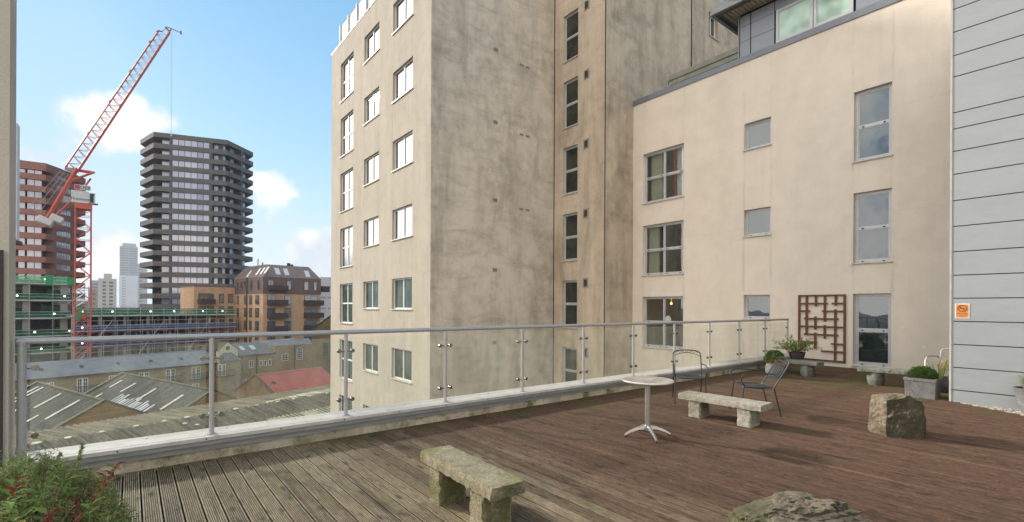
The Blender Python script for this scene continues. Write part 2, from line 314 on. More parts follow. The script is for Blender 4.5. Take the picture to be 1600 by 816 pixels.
def rock_mat():
    m, t, out = newmat('rough_rock'); v = objc(t)
    n1 = noise_node(t, v, 3.2, 8, .7, None, .6); n2 = noise_node(t, v, 13, 8, .75); n3 = noise_node(t, v, 2.4, 6, .7)
    w = noise_node(t, v, 4.5, 7, .75, (1, 1, 3), 1.5)
    c = mixc(t, mapr(t, n1, .35, .65), (.27, .215, .155), (.12, .095, .064))
    c = mixc(t, mapr(t, w, .52, .66, 0, .7), c, (.44, .36, .27))
    c = mixc(t, mapr(t, n3, .50, .60, 0, .75), c, (.10, .11, .05))
    c = mixc(t, mth(t, 'MULTIPLY', painted_shade(t, .50, .75, 1), mapr(t, n1, .25, .55, .65, .97)), c, (.055, .052, .027))  # shade of the unlit face put into the colour
    c = mixc(t, mapr(t, n2, .52, .72, 0, .75), c, (.045, .038, .028))
    c = mixc(t, mapr(t, n2, .40, .28, 0, .5), c, (.50, .46, .37))
    pbsdf(t, out, c, .88, 0, mth(t, 'ADD', n2, mth(t, 'MULTIPLY', w, 1.2)), .02, .3); return m

M = dict(
 render_lit=render_mat('tower_render_pale', (.50, .452, .378), (.26, .215, .16), .28, .5, .75, .35, 0, 0, .25, ('Y', (16.38, 18.13, 19.5, 21.17, 22.52, 24.28))),
 render_grey=render_mat('tower_render_stained', (.655, .585, .48), (.18, .160, .130), .60, .52, .84, .16, .36, 0, .50),
 render_warm=render_mat('tower_render_warm', (.66, .55, .42), (.22, .175, .125), .35, .50, .78, .40, .20, .15, .6),
 render_cream=render_mat('cream_render', (.83, .74, .625), (.50, .42, .33), .16, .58, .88, .32, .08, 0, .14, ('Y', (9.9, 11.68, 6.84, 7.7, 3.76, 4.64))),
 band=simple('blue_grey_metal', (.20, .215, .24), .45, .3, .1, 3),
 clad=simple('pale_cladding', (.33, .35, .36), .5, .15, .06, .8, .0006, 40, (1, 1, 3)),
 cladmid=simple('slate_grey_cladding', (.27, .29, .33), .42, .2, .06, 1.5),
 dark=simple('dark_gap', (.02, .02, .02), .8),
 frame=simple('silver_frame', (.50, .51, .52), .4, .25, .06, 8),
 whiteframe=simple('white_frame', (.72, .72, .70), .5, 0, .08, 8),
 sill=simple('sill_metal', (.55, .54, .50), .5, .1, .15, 12),
 pane=glass_reflect('reflective_pane', 2.4, (.012, .018, .018), (.80, .90, 1), .006),
 pane_bright=glass_reflect('tower_pane', 3.6, (.02, .026, .03), (1, 1, 1), .0006),
 pane_low=glass_reflect('shaded_pane', 1.45, (.05, .065, .055), (.8, .88, .9)),
 pane_dark=glass_reflect('dim_pane', 1.35, (.030, .032, .026), (.35, .38, .38)),
 pane_clear=glass_clear('clear_pane', .10, .8, 4, (.88, .91, .90), 1, .0015),
 rail_glass=glass_clear('balustrade_glass', .015, .30, 4, (.965, .98, .965), .9, 0, .095),
 alu=simple('powder_coated_aluminium', (.42, .415, .405), .45, .25, .08, 20, 0, 60),
 coping=simple('coping_metal', (.48, .455, .415), .65, 0, .14, 5, spec=.25),
 fascia=simple('fascia_metal', (.27, .27, .26), .5, .2, .2, 4, 0, 60, (1, 1, 6)),
 steel=simple('polished_steel', (.35, .33, .28), .25, 1, .2, 30),
 deck=deck_mat(),
)
def kerb_mat():
    m, t, out = newmat('mossy_concrete'); v = pos(t)
    n = noise_node(t, v, 2.2, 6, .7); f = noise_node(t, v, 30, 4, .7); s = noise_node(t, v, 3, 5, .6, (1, 1, .3))
    c = mixc(t, mapr(t, s, .3, .7), (.56, .49, .37), (.33, .28, .20))
    c = mixc(t, mapr(t, n, .50, .64, 0, .85), c, (.10, .11, .025)); c = mixc(t, mapr(t, f, .5, .8, 0, .6), c, (.05, .045, .035))
    pbsdf(t, out, c, .95, 0, f, .01, .2); return m
M['kerb'] = kerb_mat()

# ------------------------------------------------------------------ object helpers
ORG = {}
class MB:
    def __init__(s): s.v = []; s.f = []
    def quad(s, *p):
        i = len(s.v); s.v += [tuple(q) for q in p]; s.f.append(tuple(range(i, i+len(p))))
    def hexa(s, b, t):          # bottom ring, top ring (same count, ccw from above)
        i = len(s.v); n = len(b); s.v += [tuple(q) for q in b] + [tuple(q) for q in t]
        s.f.append(tuple(i+k for k in reversed(range(n)))); s.f.append(tuple(i+n+k for k in range(n)))
        for k in range(n): s.f.append((i+k, i+(k+1) % n, i+n+(k+1) % n, i+n+k))
    def box(s, x0, x1, y0, y1, z0, z1):
        x0, x1 = sorted((x0, x1)); y0, y1 = sorted((y0, y1)); z0, z1 = sorted((z0, z1))
        s.hexa([(x0, y0, z0), (x1, y0, z0), (x1, y1, z0), (x0, y1, z0)], [(x0, y0, z1), (x1, y0, z1), (x1, y1, z1), (x0, y1, z1)])
    def prism(s, pts, z0, z1):
        s.hexa([(p[0], p[1], z0) for p in pts], [(p[0], p[1], z1) for p in pts])
    def tube(s, path, r, n=8, caps=True):
        path = [Vector(p) for p in path]; rs = r if isinstance(r, (list, tuple)) else [r]*len(path)
        i0 = len(s.v); prev = None
        for k, p in enumerate(path):
            if k == 0: d = path[1]-p
            elif k == len(path)-1: d = p-path[k-1]
            else: d = (path[k+1]-p).normalized() + (p-path[k-1]).normalized()
            d.normalize()
            if prev is None:
                up = Vector((0, 0, 1)) if abs(d.z) < .9 else Vector((1, 0, 0))
                a = d.cross(up).normalized()
            else:
                a = (prev - d*prev.dot(d)).normalized()
            prev = a; b = d.cross(a)
            for j in range(n):
                an = 2*math.pi*j/n; q = p + (a*math.cos(an) + b*math.sin(an))*rs[k]; s.v.append(tuple(q))
        for k in range(len(path)-1):
            for j in range(n):
                a = i0+k*n+j; b = i0+k*n+(j+1) % n; s.f.append((a, b, b+n, a+n))
        if caps:
            s.f.append(tuple(i0+j for j in reversed(range(n)))); e = i0+(len(path)-1)*n; s.f.append(tuple(e+j for j in range(n)))
    def lathe(s, prof, c=(0, 0, 0), n=24, wob=None):
        i0 = len(s.v)
        for r, z in prof:
            for j in range(n):
                an = 2*math.pi*j/n; rr = r*(1 + (wob(an, z) if wob else 0)); s.v.append((c[0]+rr*math.cos(an), c[1]+rr*math.sin(an), c[2]+z))
        for k in range(len(prof)-1):
            for j in range(n):
                a = i0+k*n+j; b = i0+k*n+(j+1) % n; s.f.append((a, b, b+n, a+n))
        s.f.append(tuple(i0+j for j in reversed(range(n)))); e = i0+(len(prof)-1)*n; s.f.append(tuple(e+j for j in range(n)))
    def build(s, name, mat, parent=None, smooth=33, bevel=0, seg=1):
        o0 = ORG.get(parent.name, Vector((0, 0, 0))) if parent else Vector((0, 0, 0))
        me = bpy.data.meshes.new(name)
        me.from_pydata([(a-o0.x, b-o0.y, c-o0.z) for a, b, c in s.v], [], s.f)
        me.materials.append(mat)
        if smooth is not None and len(me.polygons) < 60000:
            me.polygons.foreach_set('use_smooth', [True]*len(me.polygons)); me.set_sharp_from_angle(angle=R(smooth or 33))
        o = bpy.data.objects.new(name, me); COL.objects.link(o)
        if parent: o.parent = parent
        ORG[o.name] = o0
        if bevel:
            b = o.modifiers.new('bevel', 'BEVEL'); b.width = bevel; b.segments = seg; b.limit_method = 'ANGLE'
        return o
def thing(name, label, cat, loc=(0, 0, 0), group=None):
    o = bpy.data.objects.new(name, None); COL.objects.link(o); o.location = loc; o.empty_display_size = .2
    o['label'] = label; o['category'] = cat
    if group: o['group'] = group
    ORG[o.name] = Vector(loc); return o
def tag(o, label, cat, group=None):
    o['label'] = label; o['category'] = cat
    if group: o['group'] = group
    return o
def struct(o): o['kind'] = 'structure'; return o
def recentre(o, loc):
    """give a single-mesh thing its origin at its own base"""
    loc = Vector(loc); o.data.transform(Matrix.Translation(-loc)); o.location = loc; return o
def copy_tree(o, parent=None):
    c = o.copy(); COL.objects.link(c)
    if parent: c.parent = parent
    for ch in list(o.children): copy_tree(ch, c)
    return c

class Face:
    """a vertical wall plane: origin, level direction e, outward normal n"""
    def __init__(s, ox, oy, ex, ey, flip=False):
        s.o = Vector((ox, oy, 0)); s.e = Vector((ex, ey, 0)).normalized(); s.n = Vector((s.e.y, -s.e.x, 0))
        s.flip = flip
        if flip: s.n = -s.n
    def p(s, u, w, z): q = s.o + s.e*u + s.n*w; return (q.x, q.y, z)
    def box(s, mb, u0, u1, w0, w1, z0, z1):
        u0, u1 = sorted((u0, u1)); w0, w1 = sorted((w0, w1)); z0, z1 = sorted((z0, z1))
        ring = [(u0, w0), (u0, w1), (u1, w1), (u1, w0)]
        if s.flip: ring.reverse()
        mb.hexa([s.p(u, w, z0) for u, w in ring], [s.p(u, w, z1) for u, w in ring])
    def quad(s, mb, u0, u1, w, z0, z1): mb.quad(s.p(u0, w, z0), s.p(u1, w, z0), s.p(u1, w, z1), s.p(u0, w, z1))
    def hit(s, px, py):
        d = ray(px, py); t = (s.o-EYE).dot(s.n)/d.dot(s.n); q = EYE + d*t; return (q-s.o).dot(s.e), q.z
    def wall(s, mb, u0, u1, z0, z1, holes, reveal=.2, bot=None, w=0):
        us = sorted({u0, u1, *[h[0] for h in holes], *[h[1] for h in holes]}); zs = sorted({z0, z1, *[h[2] for h in holes], *[h[3] for h in holes]})
        us = [a for a in us if u0 <= a <= u1]; zs = [a for a in zs if z0 <= a <= z1]
        for i in range(len(us)-1):
            run = None
            for j in range(len(zs)-1):
                cu, cz = (us[i]+us[i+1])/2, (zs[j]+zs[j+1])/2
                if any(h[0] < cu < h[1] and h[2] < cz < h[3] for h in holes): continue
                s.quad(mb, us[i], us[i+1], w, zs[j], zs[j+1])
        for a, b, c, d in holes:
            r = w-reveal
            mb.quad(s.p(a, w, c), s.p(a, r, c), s.p(a, r, d), s.p(a, w, d)); mb.quad(s.p(b, w, c), s.p(b, w, d), s.p(b, r, d), s.p(b, r, c))
            mb.quad(s.p(a, w, d), s.p(b, w, d), s.p(b, r, d), s.p(a, r, d)); mb.quad(s.p(a, w, c), s.p(a, r, c), s.p(b, r, c), s.p(b, w, c))
def gp(px, t):     # ground position under a picture column at forward distance t
    q = EYE + ray(px, HZ)*t; return (q.x, q.y)
def zat(py, t, px=800): return (EYE + ray(px, py)*t).z
def on_z(px, py, z):
    d = ray(px, py); t = (z-EYE.z)/d.z; q = EYE + d*t; return (q.x, q.y)

def make_window(face, parent, u0, u1, z0, z1, split_u=(), split_z=(), recess=.16, pane='pane', sill=True, fm='frame', fw=.055, knobs=False, sashes=True):
    f = MB(); w0, w1 = -recess-.05, -recess
    face.box(f, u0, u0+fw, w0, w1, z0, z1); face.box(f, u1-fw, u1, w0, w1, z0, z1)
    face.box(f, u0+fw, u1-fw, w0, w1, z1-fw, z1); face.box(f, u0+fw, u1-fw, w0, w1, z0, z0+fw)
    us = [u0+fw, *[x for x in split_u], u1-fw]; zs = [z0+fw, *split_z, z1-fw]
    for x in split_u: face.box(f, x-.03, x+.03, w0, w1+.004, z0+fw, z1-fw)
    for z in split_z:
        for i in range(len(us)-1):
            a = us[i]+(.03 if i else 0); b = us[i+1]-(.03 if i < len(us)-2 else 0)
            face.box(f, a, b, w0, w1-.002, z-.035, z+.035)
    if sashes:      # slim inner sash beads
        for i in range(len(us)-1):
            for j in range(len(zs)-1):
                a = us[i]+(.03 if i else 0); b = us[i+1]-(.03 if i < len(us)-2 else 0); c = zs[j]+(.035 if j else 0); d = zs[j+1]-(.035 if j < len(zs)-2 else 0)
                q = .022
                face.box(f, a, a+q, w0+.004, w1-.018, c, d); face.box(f, b-q, b, w0+.004, w1-.018, c, d)
                face.box(f, a+q, b-q, w0+.004, w1-.018, d-q, d); face.box(f, a+q, b-q, w0+.004, w1-.018, c, c+q)
    wo = f.build('window', M[fm], parent)
    pb = MB(); face.box(pb, u0+.02, u1-.02, w0+.012, w0+.022, z0+.02, z1-.02); pb.build('pane', M[pane], wo)
    if knobs:
        k = MB()
        for zz in ([z0+.03]+[z for z in split_z]):
            for i in range(len(us)-1):
                for fr in (.16, .84):
                    x = us[i]+(us[i+1]-us[i])*fr; face.box(k, x-.022, x+.022, w1-.001, w1+.02, zz-.014, zz+.014)
        k.build('latch', M['dark'], wo)
    if sill:
        sb = MB(); face.box(sb, u0-.03, u1+.03, -recess, .05, z0-.035, z0-.002); sb.build('sill', M['sill'], wo)
    return wo

# ================================================================== THE SETTING
g = MB(); g.quad((-4000, -4000, -13.5), (4000, -4000, -13.5), (4000, 4000, -13.5), (-4000, 4000, -13.5))
struct(g.build('ground', simple('city_ground', (.11, .105, .10), .9, 0, .3, .05)))

# ---- deck of grooved boards, running away from the camera
def deck():
    mb = MB(); pitch = .13; gap = .013; ng = 7
    def prof(x0):
        pts = [(x0, -.03), (x0, -.0012), (x0+.0012, 0)]
        w = pitch-gap; gw = (w-.016)/ng
        for k in range(ng):
            a = x0+.008+gw*k
            pts += [(a+gw*.18, 0), (a+gw*.30, -.0045), (a+gw*.70, -.0045), (a+gw*.82, 0)]
        pts += [(x0+w-.0012, 0), (x0+w, -.0012), (x0+w, -.03)]
        return pts
    rnd = random.Random(3)
    for i in range(-30, 123):
        x0 = -.05+i*pitch
        if x0 + pitch > 15.79: break
        yend = 6.075; ystart = -5.0
        if x0 > 10.42: ystart = .30 + (x0-10.42)*1.49 if x0 < 11.47 else 1.75
        # butt joints
        cuts = [ystart]; y = ystart + rnd.uniform(.8, 3.6)
        while y < yend-.5: cuts.append(y); y += 3.6
        cuts.append(yend)
        for a, b in zip(cuts, cuts[1:]):
            P = prof(x0); n = len(P); i0 = len(mb.v); dz = rnd.uniform(-.0012, .0008)
            a2 = a+.0015; b2 = b-.0015
            for x, z in P: mb.v.append((x, a2, z+dz))
            for x, z in P: mb.v.append((x, b2, z+dz))
            for k in range(n-1): mb.f.append((i0+k, i0+n+k, i0+n+k+1, i0+k+1))
            mb.f.append(tuple(i0+k for k in range(n))); mb.f.append(tuple(i0+n+k for k in reversed(range(n))))
    struct(mb.build('decking', M['deck'], smooth=None))
    s = MB(); s.box(-4, 15.79, -5, 6.3, -.25, -.034); struct(s.build('deck_subfloor', M['dark']))
deck()
# ---- terrace slab below and gravel margin
def gravel():
    mb = MB(); rnd = random.Random(11)
    def inside(x, y):
        lim = .30+(x-10.40)*1.49
        return y < lim-.01 and x < 11.5 and x > 9.7 or (x >= 11.5 and x < 15.7 and 1.5 < y < 1.74)
    cnt = 0
    while cnt < 5200:
        x = rnd.uniform(10.2, 11.49); y = rnd.uniform(-1.2, 1.9)
        if not (y < .30+(x-10.42)*1.49-.02): continue
        r = rnd.uniform(.009, .020); z = rnd.uniform(-.03, -.008)+r*.3
        i0 = len(mb.v); rz = rnd.uniform(0, 6.28)
        for (a, b, c) in ((1, 0, 0), (0, 1, 0), (-1, 0, 0), (0, -1, 0), (0, 0, .7), (0, 0, -.7), ):
            q = (a*r*rnd.uniform(.7, 1.3), b*r*rnd.uniform(.7, 1.3), c*r)
            mb.v.append((x+q[0]*math.cos(rz)-q[1]*math.sin(rz), y+q[0]*math.sin(rz)+q[1]*math.cos(rz), z+q[2]))
        for k in range(4): mb.f.append((i0+k, i0+(k+1) % 4, i0+4)); mb.f.append((i0+(k+1) % 4, i0+k, i0+5))
        cnt += 1
    o = mb.build('gravel', leaf_free('pebbles', (.62, .56, .46), (.36, .31, .24)))
    tag(o, 'pale gravel margin of small pebbles along the foot of the grey cladding', 'gravel'); o['kind'] = 'stuff'
def leaf_free(name, c1, c2):
    m, t, out = newmat(name); g_ = N(t, 'ShaderNodeNewGeometry')
    pbsdf(t, out, mixc(t, g_.outputs['Random Per Island'], c1, c2), .85); return m
gravel()

# ================================================================== THE TALL RENDERED TOWER
XA, XC, YB, YD = 8.2, 14.1, 14.98, 12.16; TOP = 14.8; GZ = -13.5
def tower():
    T = thing('apartment_tower', 'tall stained beige rendered block with white framed windows behind the balustrade', 'building', (12, 19, GZ))
    fa = Face(XA, 0, 0, 1, flip=True)           # faces -x ; u = y
    fb = Face(0, YB, 1, 0)                      # faces -y ; u = x
    fc = Face(XC, 0, 0, 1, flip=True)
    fd = Face(0, YD, 1, 0)
    cols = [(16.38, 18.13, 1), (19.5, 21.17, 1), (22.52, 24.28, 2)]
    holes = []; wins = []
    for k in range(-5, 6):
        zt = 2.75*k
        for a, b, kind in cols:
            z0 = zt-1.2 if kind == 1 else zt-1.92
            holes.append((a, b, z0, zt)); wins.append((a, b, z0, zt, kind, k))
    mb = MB(); fa.wall(mb, YB, 25.66, GZ, TOP, holes, .24)
    mb.quad((XA, 25.66, GZ), (XA, 25.66, TOP), (14, 25.66, TOP), (14, 25.66, GZ))
    mb.build('wall', M['render_lit'], T)
    for a, b, z0, z1, kind, k in wins:
        w = make_window(fa, T, a, b, z0, z1, (a+(b-a)*.5,), ((z0+z1)/2,) if kind == 2 else (), .09, 'pane_bright' if k >= 2 else 'pane_low', True, 'whiteframe', .05, False, False)
        if k <= 1:   # blind half drawn inside
            pass
    # stained end wall facing the terrace
    mb = MB(); fb.wall(mb, XA, XC, GZ, TOP, [])
    mb.build('wall', M['render_grey'], T)
    # stair column, window strip and vents
    holes = [(13.6, 14.44, 2.75*k-1.93, 2.75*k) for k in range(-4, 7)]
    mb = MB(); fc.wall(mb, YD, YB, GZ, 19.0, holes, .16)
    mb.build('wall', M['render_warm'], T)
    mb = MB(); fd.wall(mb, XC, 19.95, GZ, 19.0, []); mb.quad((19.95, YD, GZ), (19.95, YD+.65, GZ), (19.95, YD+.65, 19), (19.95, YD, 19))
    fd2 = Face(0, YD+.65, 1, 0); hs = [(20.3, 21.1, 2.75*k+13.75-1.2, 2.75*k+13.75) for k in (-1, 0, 1)] + [(22.6, 23.5, 2.75*k+13.75-1.2, 2.75*k+13.75) for k in (0, 1)]
    fd2.wall(mb, 19.95, 30, 5, 19.0, hs, .22)
    mb.quad((30, YD+.65, 5), (30, 25.6, 5), (30, 25.6, 19), (30, YD+.65, 19))
    mb.build('wall', M['render_grey2'], T)
    for h in hs: make_window(fd2, T, *h[:2], h[2], h[3], ((h[0]+h[1])/2,), (), .17, 'pane_bright', True, 'whiteframe', .05, False, False)
    for h in [(13.6, 14.44, 2.75*k-1.93, 2.75*k) for k in range(-4, 7)]:
        make_window(fc, T, h[0], h[1], h[2], h[3], (), ((h[2]+h[3])/2,), .09, 'pane_dark', True, 'frame', .06)
    for k in range(-3, 6):
        zt = 2.75*k+.06
        v = MB(); fc.box(v, 12.99, 13.27, .002, .018, zt-.38, zt); vo = v.build('vent', M['vent'], T)
        v = MB(); fc.box(v, 13.05, 13.21, .019, .024, zt-.33, zt-.06)
        for j in range(4): fc.box(v, 13.055, 13.205, .024, .04, zt-.31+j*.065, zt-.285+j*.065)
        v.build('louvre', M['dark2'], vo)
    # vertical joints and rainwater pipe line on the corner
    j = MB()
    j.box(XC-.02, XC, YB-.035, YB-.002, GZ, TOP); j.box(14.075, XC-.002, YD-.02, YD+.01, GZ, 19)
    j.box(19.93, 19.97, YD-.03, YD-.002, 5, 19)
    j.build('movement_joint', M['joint'], T)
    # scars left by old fixings on the end wall
    for z in (11.4, 8.6, 5.6, 2.9, .1):
        for x in (12.3, 12.62)[:0 if z < 5 else 2]: s = MB(); fb.box(s, x-.10, x+.10, .001, .006, z-.05, z+.03); s.build('patch', M['scar'], T)
        s = MB(); fb.box(s, 10.9, 11.1, .001, .005, z+.1, z+.24); s.build('patch', M['scar'], T)
    # roof: parapet capping and plant room
    r = MB(); r.prism([(XA+.31, YB+.31), (XC-.03, YB+.31), (XC-.03, 25.6), (XA+.31, 25.6)], TOP-.25, TOP-.05); r.prism([(XC, YD), (19.95, YD), (19.95, YD+.65), (30, YD+.65), (30, 25.6), (XC, 25.6)], 18.7, 18.95)
    r.quad((XC, YB, TOP), (XC, 25.6, TOP), (XC, 25.6, 19), (XC, YB, 19))
    r.build('roof', M['band'], T)
    c = MB(); c.box(XA-.02, XA+.3, YB-.02, 25.68, TOP, TOP+.04); c.box(XA+.3, XC-.025, YB-.02, YB+.3, TOP, TOP+.04)
    c.build('capping', M['band'], T)
    # glazed guard rail on the roof
    gr = MB(); gr.tube([(XA+.12, YB+.4, TOP+1.05), (XA+.12, 24.6, TOP+1.05)], .03, 6)
    y = 24.6
    while y > YB+.3: gr.box(XA+.04, XA+.10, y-.03, y+.03, TOP+.04, TOP+1.05); y -= 1.15
    gr.tube([(XA+.12, 24.6, TOP+1.05), (XA+3.5, 24.6, TOP+1.05)], .03, 6)
    go = gr.build('roof_railing', M['alu'], T)
    gg = MB(); gg.box(XA+.11, XA+.13, YB+.4, 24.6, TOP+.08, TOP+1.0); gg.build('glass_panel', M['pane_frost'], go)
M['vent'] = simple('vent_plastic', (.30, .27, .23), .6); M['dark2'] = simple('louvre_dark', (.06, .055, .05), .7)
M['joint'] = simple('joint_sealant', (.05, .042, .033), .9); M['scar'] = simple('patch_mortar', (.22, .18, .14), .95, 0, .4, 20)
M['render_grey2'] = render_mat('tower_render_rear', (.62, .525, .40), (.16, .13, .095), .6, .50, .80, .30, .2, 0, .50)
M['pane_frost'] = simple('frosted_glass', (.62, .66, .70), .25, 0, .02, 1)
tower()

# ================================================================== THE CREAM WING (right)
XW = 15.8
def wing():
    W = thing('apartment_wing', 'cream rendered wing with grey framed windows and metal clad penthouse, right side', 'building', (15.8, 5, 0))
    f = Face(XW, 0, 0, 1, flip=True)
    big = [(9.9, 11.68, z-1.95, z) for z in (7.68, 4.86, 2.07)]
    small = [(6.85, 7.69, 7.70-.87, 7.70), (6.85, 7.69, 3.99, 4.86), (6.85, 7.69, 1.30, 2.075)]
    tall = [(3.77, 4.63, 5.74, 7.68), (3.77, 4.63, 2.92, 4.86), (3.77, 4.63, .08, 2.06)]
    mb = MB(); f.wall(mb, -6, YD, -1, 9.73, big+small+tall, .20); f.wall(mb, 6.3, YD, -13.5, -1, [])
    mb.build('wall', M['render_cream'], W)
    b = MB(); f.box(b, -6, YD-.003, -.25, .035, 9.73, 9.93); b.build('parapet_band', M['band'], W)
    for i, (a, c, z0, z1) in enumerate(big):
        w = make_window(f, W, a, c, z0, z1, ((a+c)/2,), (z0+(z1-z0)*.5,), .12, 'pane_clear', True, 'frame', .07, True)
        # the room behind: open box in a dim colour
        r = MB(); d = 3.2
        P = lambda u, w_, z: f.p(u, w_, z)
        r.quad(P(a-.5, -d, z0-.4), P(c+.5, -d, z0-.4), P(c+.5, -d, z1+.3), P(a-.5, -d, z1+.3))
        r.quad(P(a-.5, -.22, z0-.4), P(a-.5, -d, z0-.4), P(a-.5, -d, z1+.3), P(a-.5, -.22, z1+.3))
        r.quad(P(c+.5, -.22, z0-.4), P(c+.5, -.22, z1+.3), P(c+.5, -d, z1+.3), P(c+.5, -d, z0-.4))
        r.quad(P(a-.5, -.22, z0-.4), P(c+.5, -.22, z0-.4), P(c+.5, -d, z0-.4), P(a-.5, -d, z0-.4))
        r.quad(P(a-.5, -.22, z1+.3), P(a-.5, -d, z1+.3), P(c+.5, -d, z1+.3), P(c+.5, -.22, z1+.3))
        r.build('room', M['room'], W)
        def curtain(u0, u1, mat, wav=.03, w_=-.30, lean=0):
            cb = MB(); n = 26
            for k in range(n):
                ua = u0+(u1-u0)*k/n; ub = u0+(u1-u0)*(k+1)/n
                wa = w_+wav*math.sin(k*1.7); wb = w_+wav*math.sin((k+1)*1.7)
                cb.quad(P(ua+lean, wa, z0-.2), P(ub+lean, wb, z0-.2), P(ub, wb, z1+.1), P(ua, wa, z1+.1))
            cb.build('curtain', mat, w)
        if i == 0:
            curtain(10.95, 11.5, M['net']); curtain(9.8, 10.35, M['net2']); curtain(10.38, 10.52, M['red'], .02, -.28, -.05)
        elif i == 1:
            curtain(11.12, 11.6, M['net']); curtain(9.8, 10.12, M['net2'])
        else:
            for (u, z) in ((11.25, 1.82), (10.06, 1.83), (10.2, 1.78)):
                l = MB(); l.lathe([(.01, -.05), (.045, -.03), (.05, .02), (.015, .05)], (XW+1.3, u, z), 10); l.tube([(XW+1.3, u, z+.05), (XW+1.3, u, 2.3)], .006, 4)
                l.build('pendant_lamp', M['bulb'], w)
            s = MB(); s.v = []; c_ = (XW+.155, 10.63, 1.02)
            s.f = []; i0 = 0
            for k in range(20): s.v.append((c_[0], c_[1]+.13*math.cos(k*math.pi/10), c_[2]+.15*math.sin(k*math.pi/10)+.18))
            s.f.append(tuple(range(20))); s.build('sticker', M['whiteframe'], w)
    for (a, c, z0, z1) in small: make_window(f, W, a, c, z0, z1, (), (), .12, 'pane', True, 'frame', .065, True)
    for (a, c, z0, z1) in tall: make_window(f, W, a, c, z0, z1, (), (z0+(z1-z0)*.49,), .12, 'pane', True, 'frame', .075, True)
    # round filled patches where fittings were removed
    for (y, z, r) in ((3.545, 1.18, .06), (3.1, .70, .055), (6.03, 1.03, .035)):
        s = MB(); f_ = []
        i0 = len(s.v)
        for k in range(18): s.v.append((XW-.003, y+r*math.cos(k*math.pi/9), z+r*math.sin(k*math.pi/9)))
        s.f.append(tuple(range(18))); s.build('patch', M['pale_patch'], W)
    # penthouse clad in slate grey panels
    y0p = 7.88
    ph = Face(XW+.03, 0, 0, 1, flip=True)
    p = MB()
    zs = [9.94, 10.44, 10.94, 11.29]
    for a, c in ((7.53, y0p), (6.78, 7.51)):
        for z0, z1 in zip(zs, zs[1:]): ph.box(p, a, c-.012, -.04, 0, z0+.012, z1)
    for z0, z1 in zip([9.94, 10.9, 11.4], [10.88, 11.39, 11.9]): ph.box(p, .2, 4.6, -.04, 0, z0+.012, z1)
    ph.box(p, 4.62, 6.76, -.04, 0, 11.0, 11.29)
    p.build('cladding_panel', M['cladmid'], W)
    k = MB(); ph.box(k, -6, y0p, -3.5, -.05, 9.94, 11.4); k.build('penthouse', M['dark'], W)
    sd = MB(); sd.box(XW-.01, XW+3.5, y0p+.002, y0p+.03, 9.95, 11.3); sd.build('side_panel', M['cladmid'], W)
    wf = Face(XW+.03, 0, 0, 1, flip=True)
    make_window(wf, W, 5.68, 6.72, 9.95, 10.98, (), (), -.02, 'pane_green', False, 'frame', .07)
    make_window(wf, W, 4.66, 5.66, 9.95, 10.98, (), (), -.02, 'pane_green', False, 'frame', .07)
    # overhanging roof: soffit boards, fascia and gutter
    r = MB(); xs = 15.2; ye = 8.40
    r.box(xs, 19.4, -6, ye, 11.45, 11.75); ro = r.build('roof', M['band'], W)
    s = MB(); y = ye-.18
    while y > -2:
        s.box(xs+.2, XW+.6, y-.10, y, 11.38, 11.44); y -= .125
    s.build('soffit', M['soffit'], ro)
    g_ = MB(); g_.box(xs-.12, xs-.02, -6, ye+.1, 11.36, 11.52); g_.box(xs-.02, 19.4, ye+.002, ye+.1, 11.36, 11.52); g_.box(xs-.3, xs-.14, -6, ye-.4, 11.62, 11.80); g_.build('gutter', M['fascia'], ro)
    # lower lean-to edge running back to the tower
    q = MB(); q.box(XW+.10, XW+.22, y0p+.03, 10.62, 10.22, 10.40); q.box(XW+.14, XW+.24, y0p+.03, 10.6, 10.04, 10.22)
    q.quad((XW+.12, y0p+.03, 10.401), (XW+.12, 10.62, 10.401), (XW+3, 10.62, 10.75), (XW+3, y0p+.03, 10.75))
    q.build('lean_to_gutter', M['olive'], W)
    q = MB(); q.tube([(XW+.16, 10.66, 10.25), (XW+.16, 10.72, 10.12), (XW+.16, 10.66, 9.95)], .05, 8); q.build('downpipe', M['fascia'], W)
    # projecting pale clad bay
    xc = 11.5; yc = 1.87
    zl = [-.12, .21, .61, 1.02, 1.43, 1.84, 2.25, 2.67, 3.12, 3.58, 4.05, 4.46, 4.86, 5.15, 5.79, 6.17, 6.59, 7.0, 7.4, 7.8, 8.2]
    cf = Face(xc, 0, 0, 1, flip=True); c = MB()
    for z0, z1 in zip(zl, zl[1:]): cf.box(c, -6, yc, -.05, 0, z0+.009, z1-.009)
    c.build('pale_cladding', M['clad'], W)
    c = MB(); c.box(xc+.052, XW-.003, -6, yc-.02, -.12, 8.2); c.box(xc+.02, xc+.052, -6, yc-.03, -.12, 8.2); c.build('bay', M['joint2'], W); c = MB(); c.box(xc+.053, XW-.004, yc-.018, yc-.004, -.12, 8.2); c.build('side_cladding', M['clad'], W)
    c = MB(); c.box(xc-.012, xc+.03, yc+.001, yc+.03, -.03, 8.2); c.build('corner_trim', M['coping'], W)
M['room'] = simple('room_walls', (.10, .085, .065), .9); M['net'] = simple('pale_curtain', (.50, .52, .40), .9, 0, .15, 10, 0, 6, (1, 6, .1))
M['net2'] = simple('white_curtain', (.75, .76, .76), .9, 0, .1, 10, 0, 6, (1, 6, .1)); M['red'] = simple('red_curtain', (.45, .06, .035), .9)
M['bulb'] = emit('warm_bulb', (1, .42, .12), 3.0); M['pale_patch'] = simple('pale_filler', (.80, .75, .68), .9)
M['pane_green'] = glass_reflect('green_tinted_pane', 1.45, (.26, .36, .31), (.9, 1, .95)); M['soffit'] = simple('soffit_board', (.42, .36, .27), .8, 0, .2, 3)
M['olive'] = simple('olive_grey_metal', (.26, .26, .21), .6, .1, .2, 3); M['joint2'] = simple('cladding_joint', (.07, .07, .07), .8)
wing()

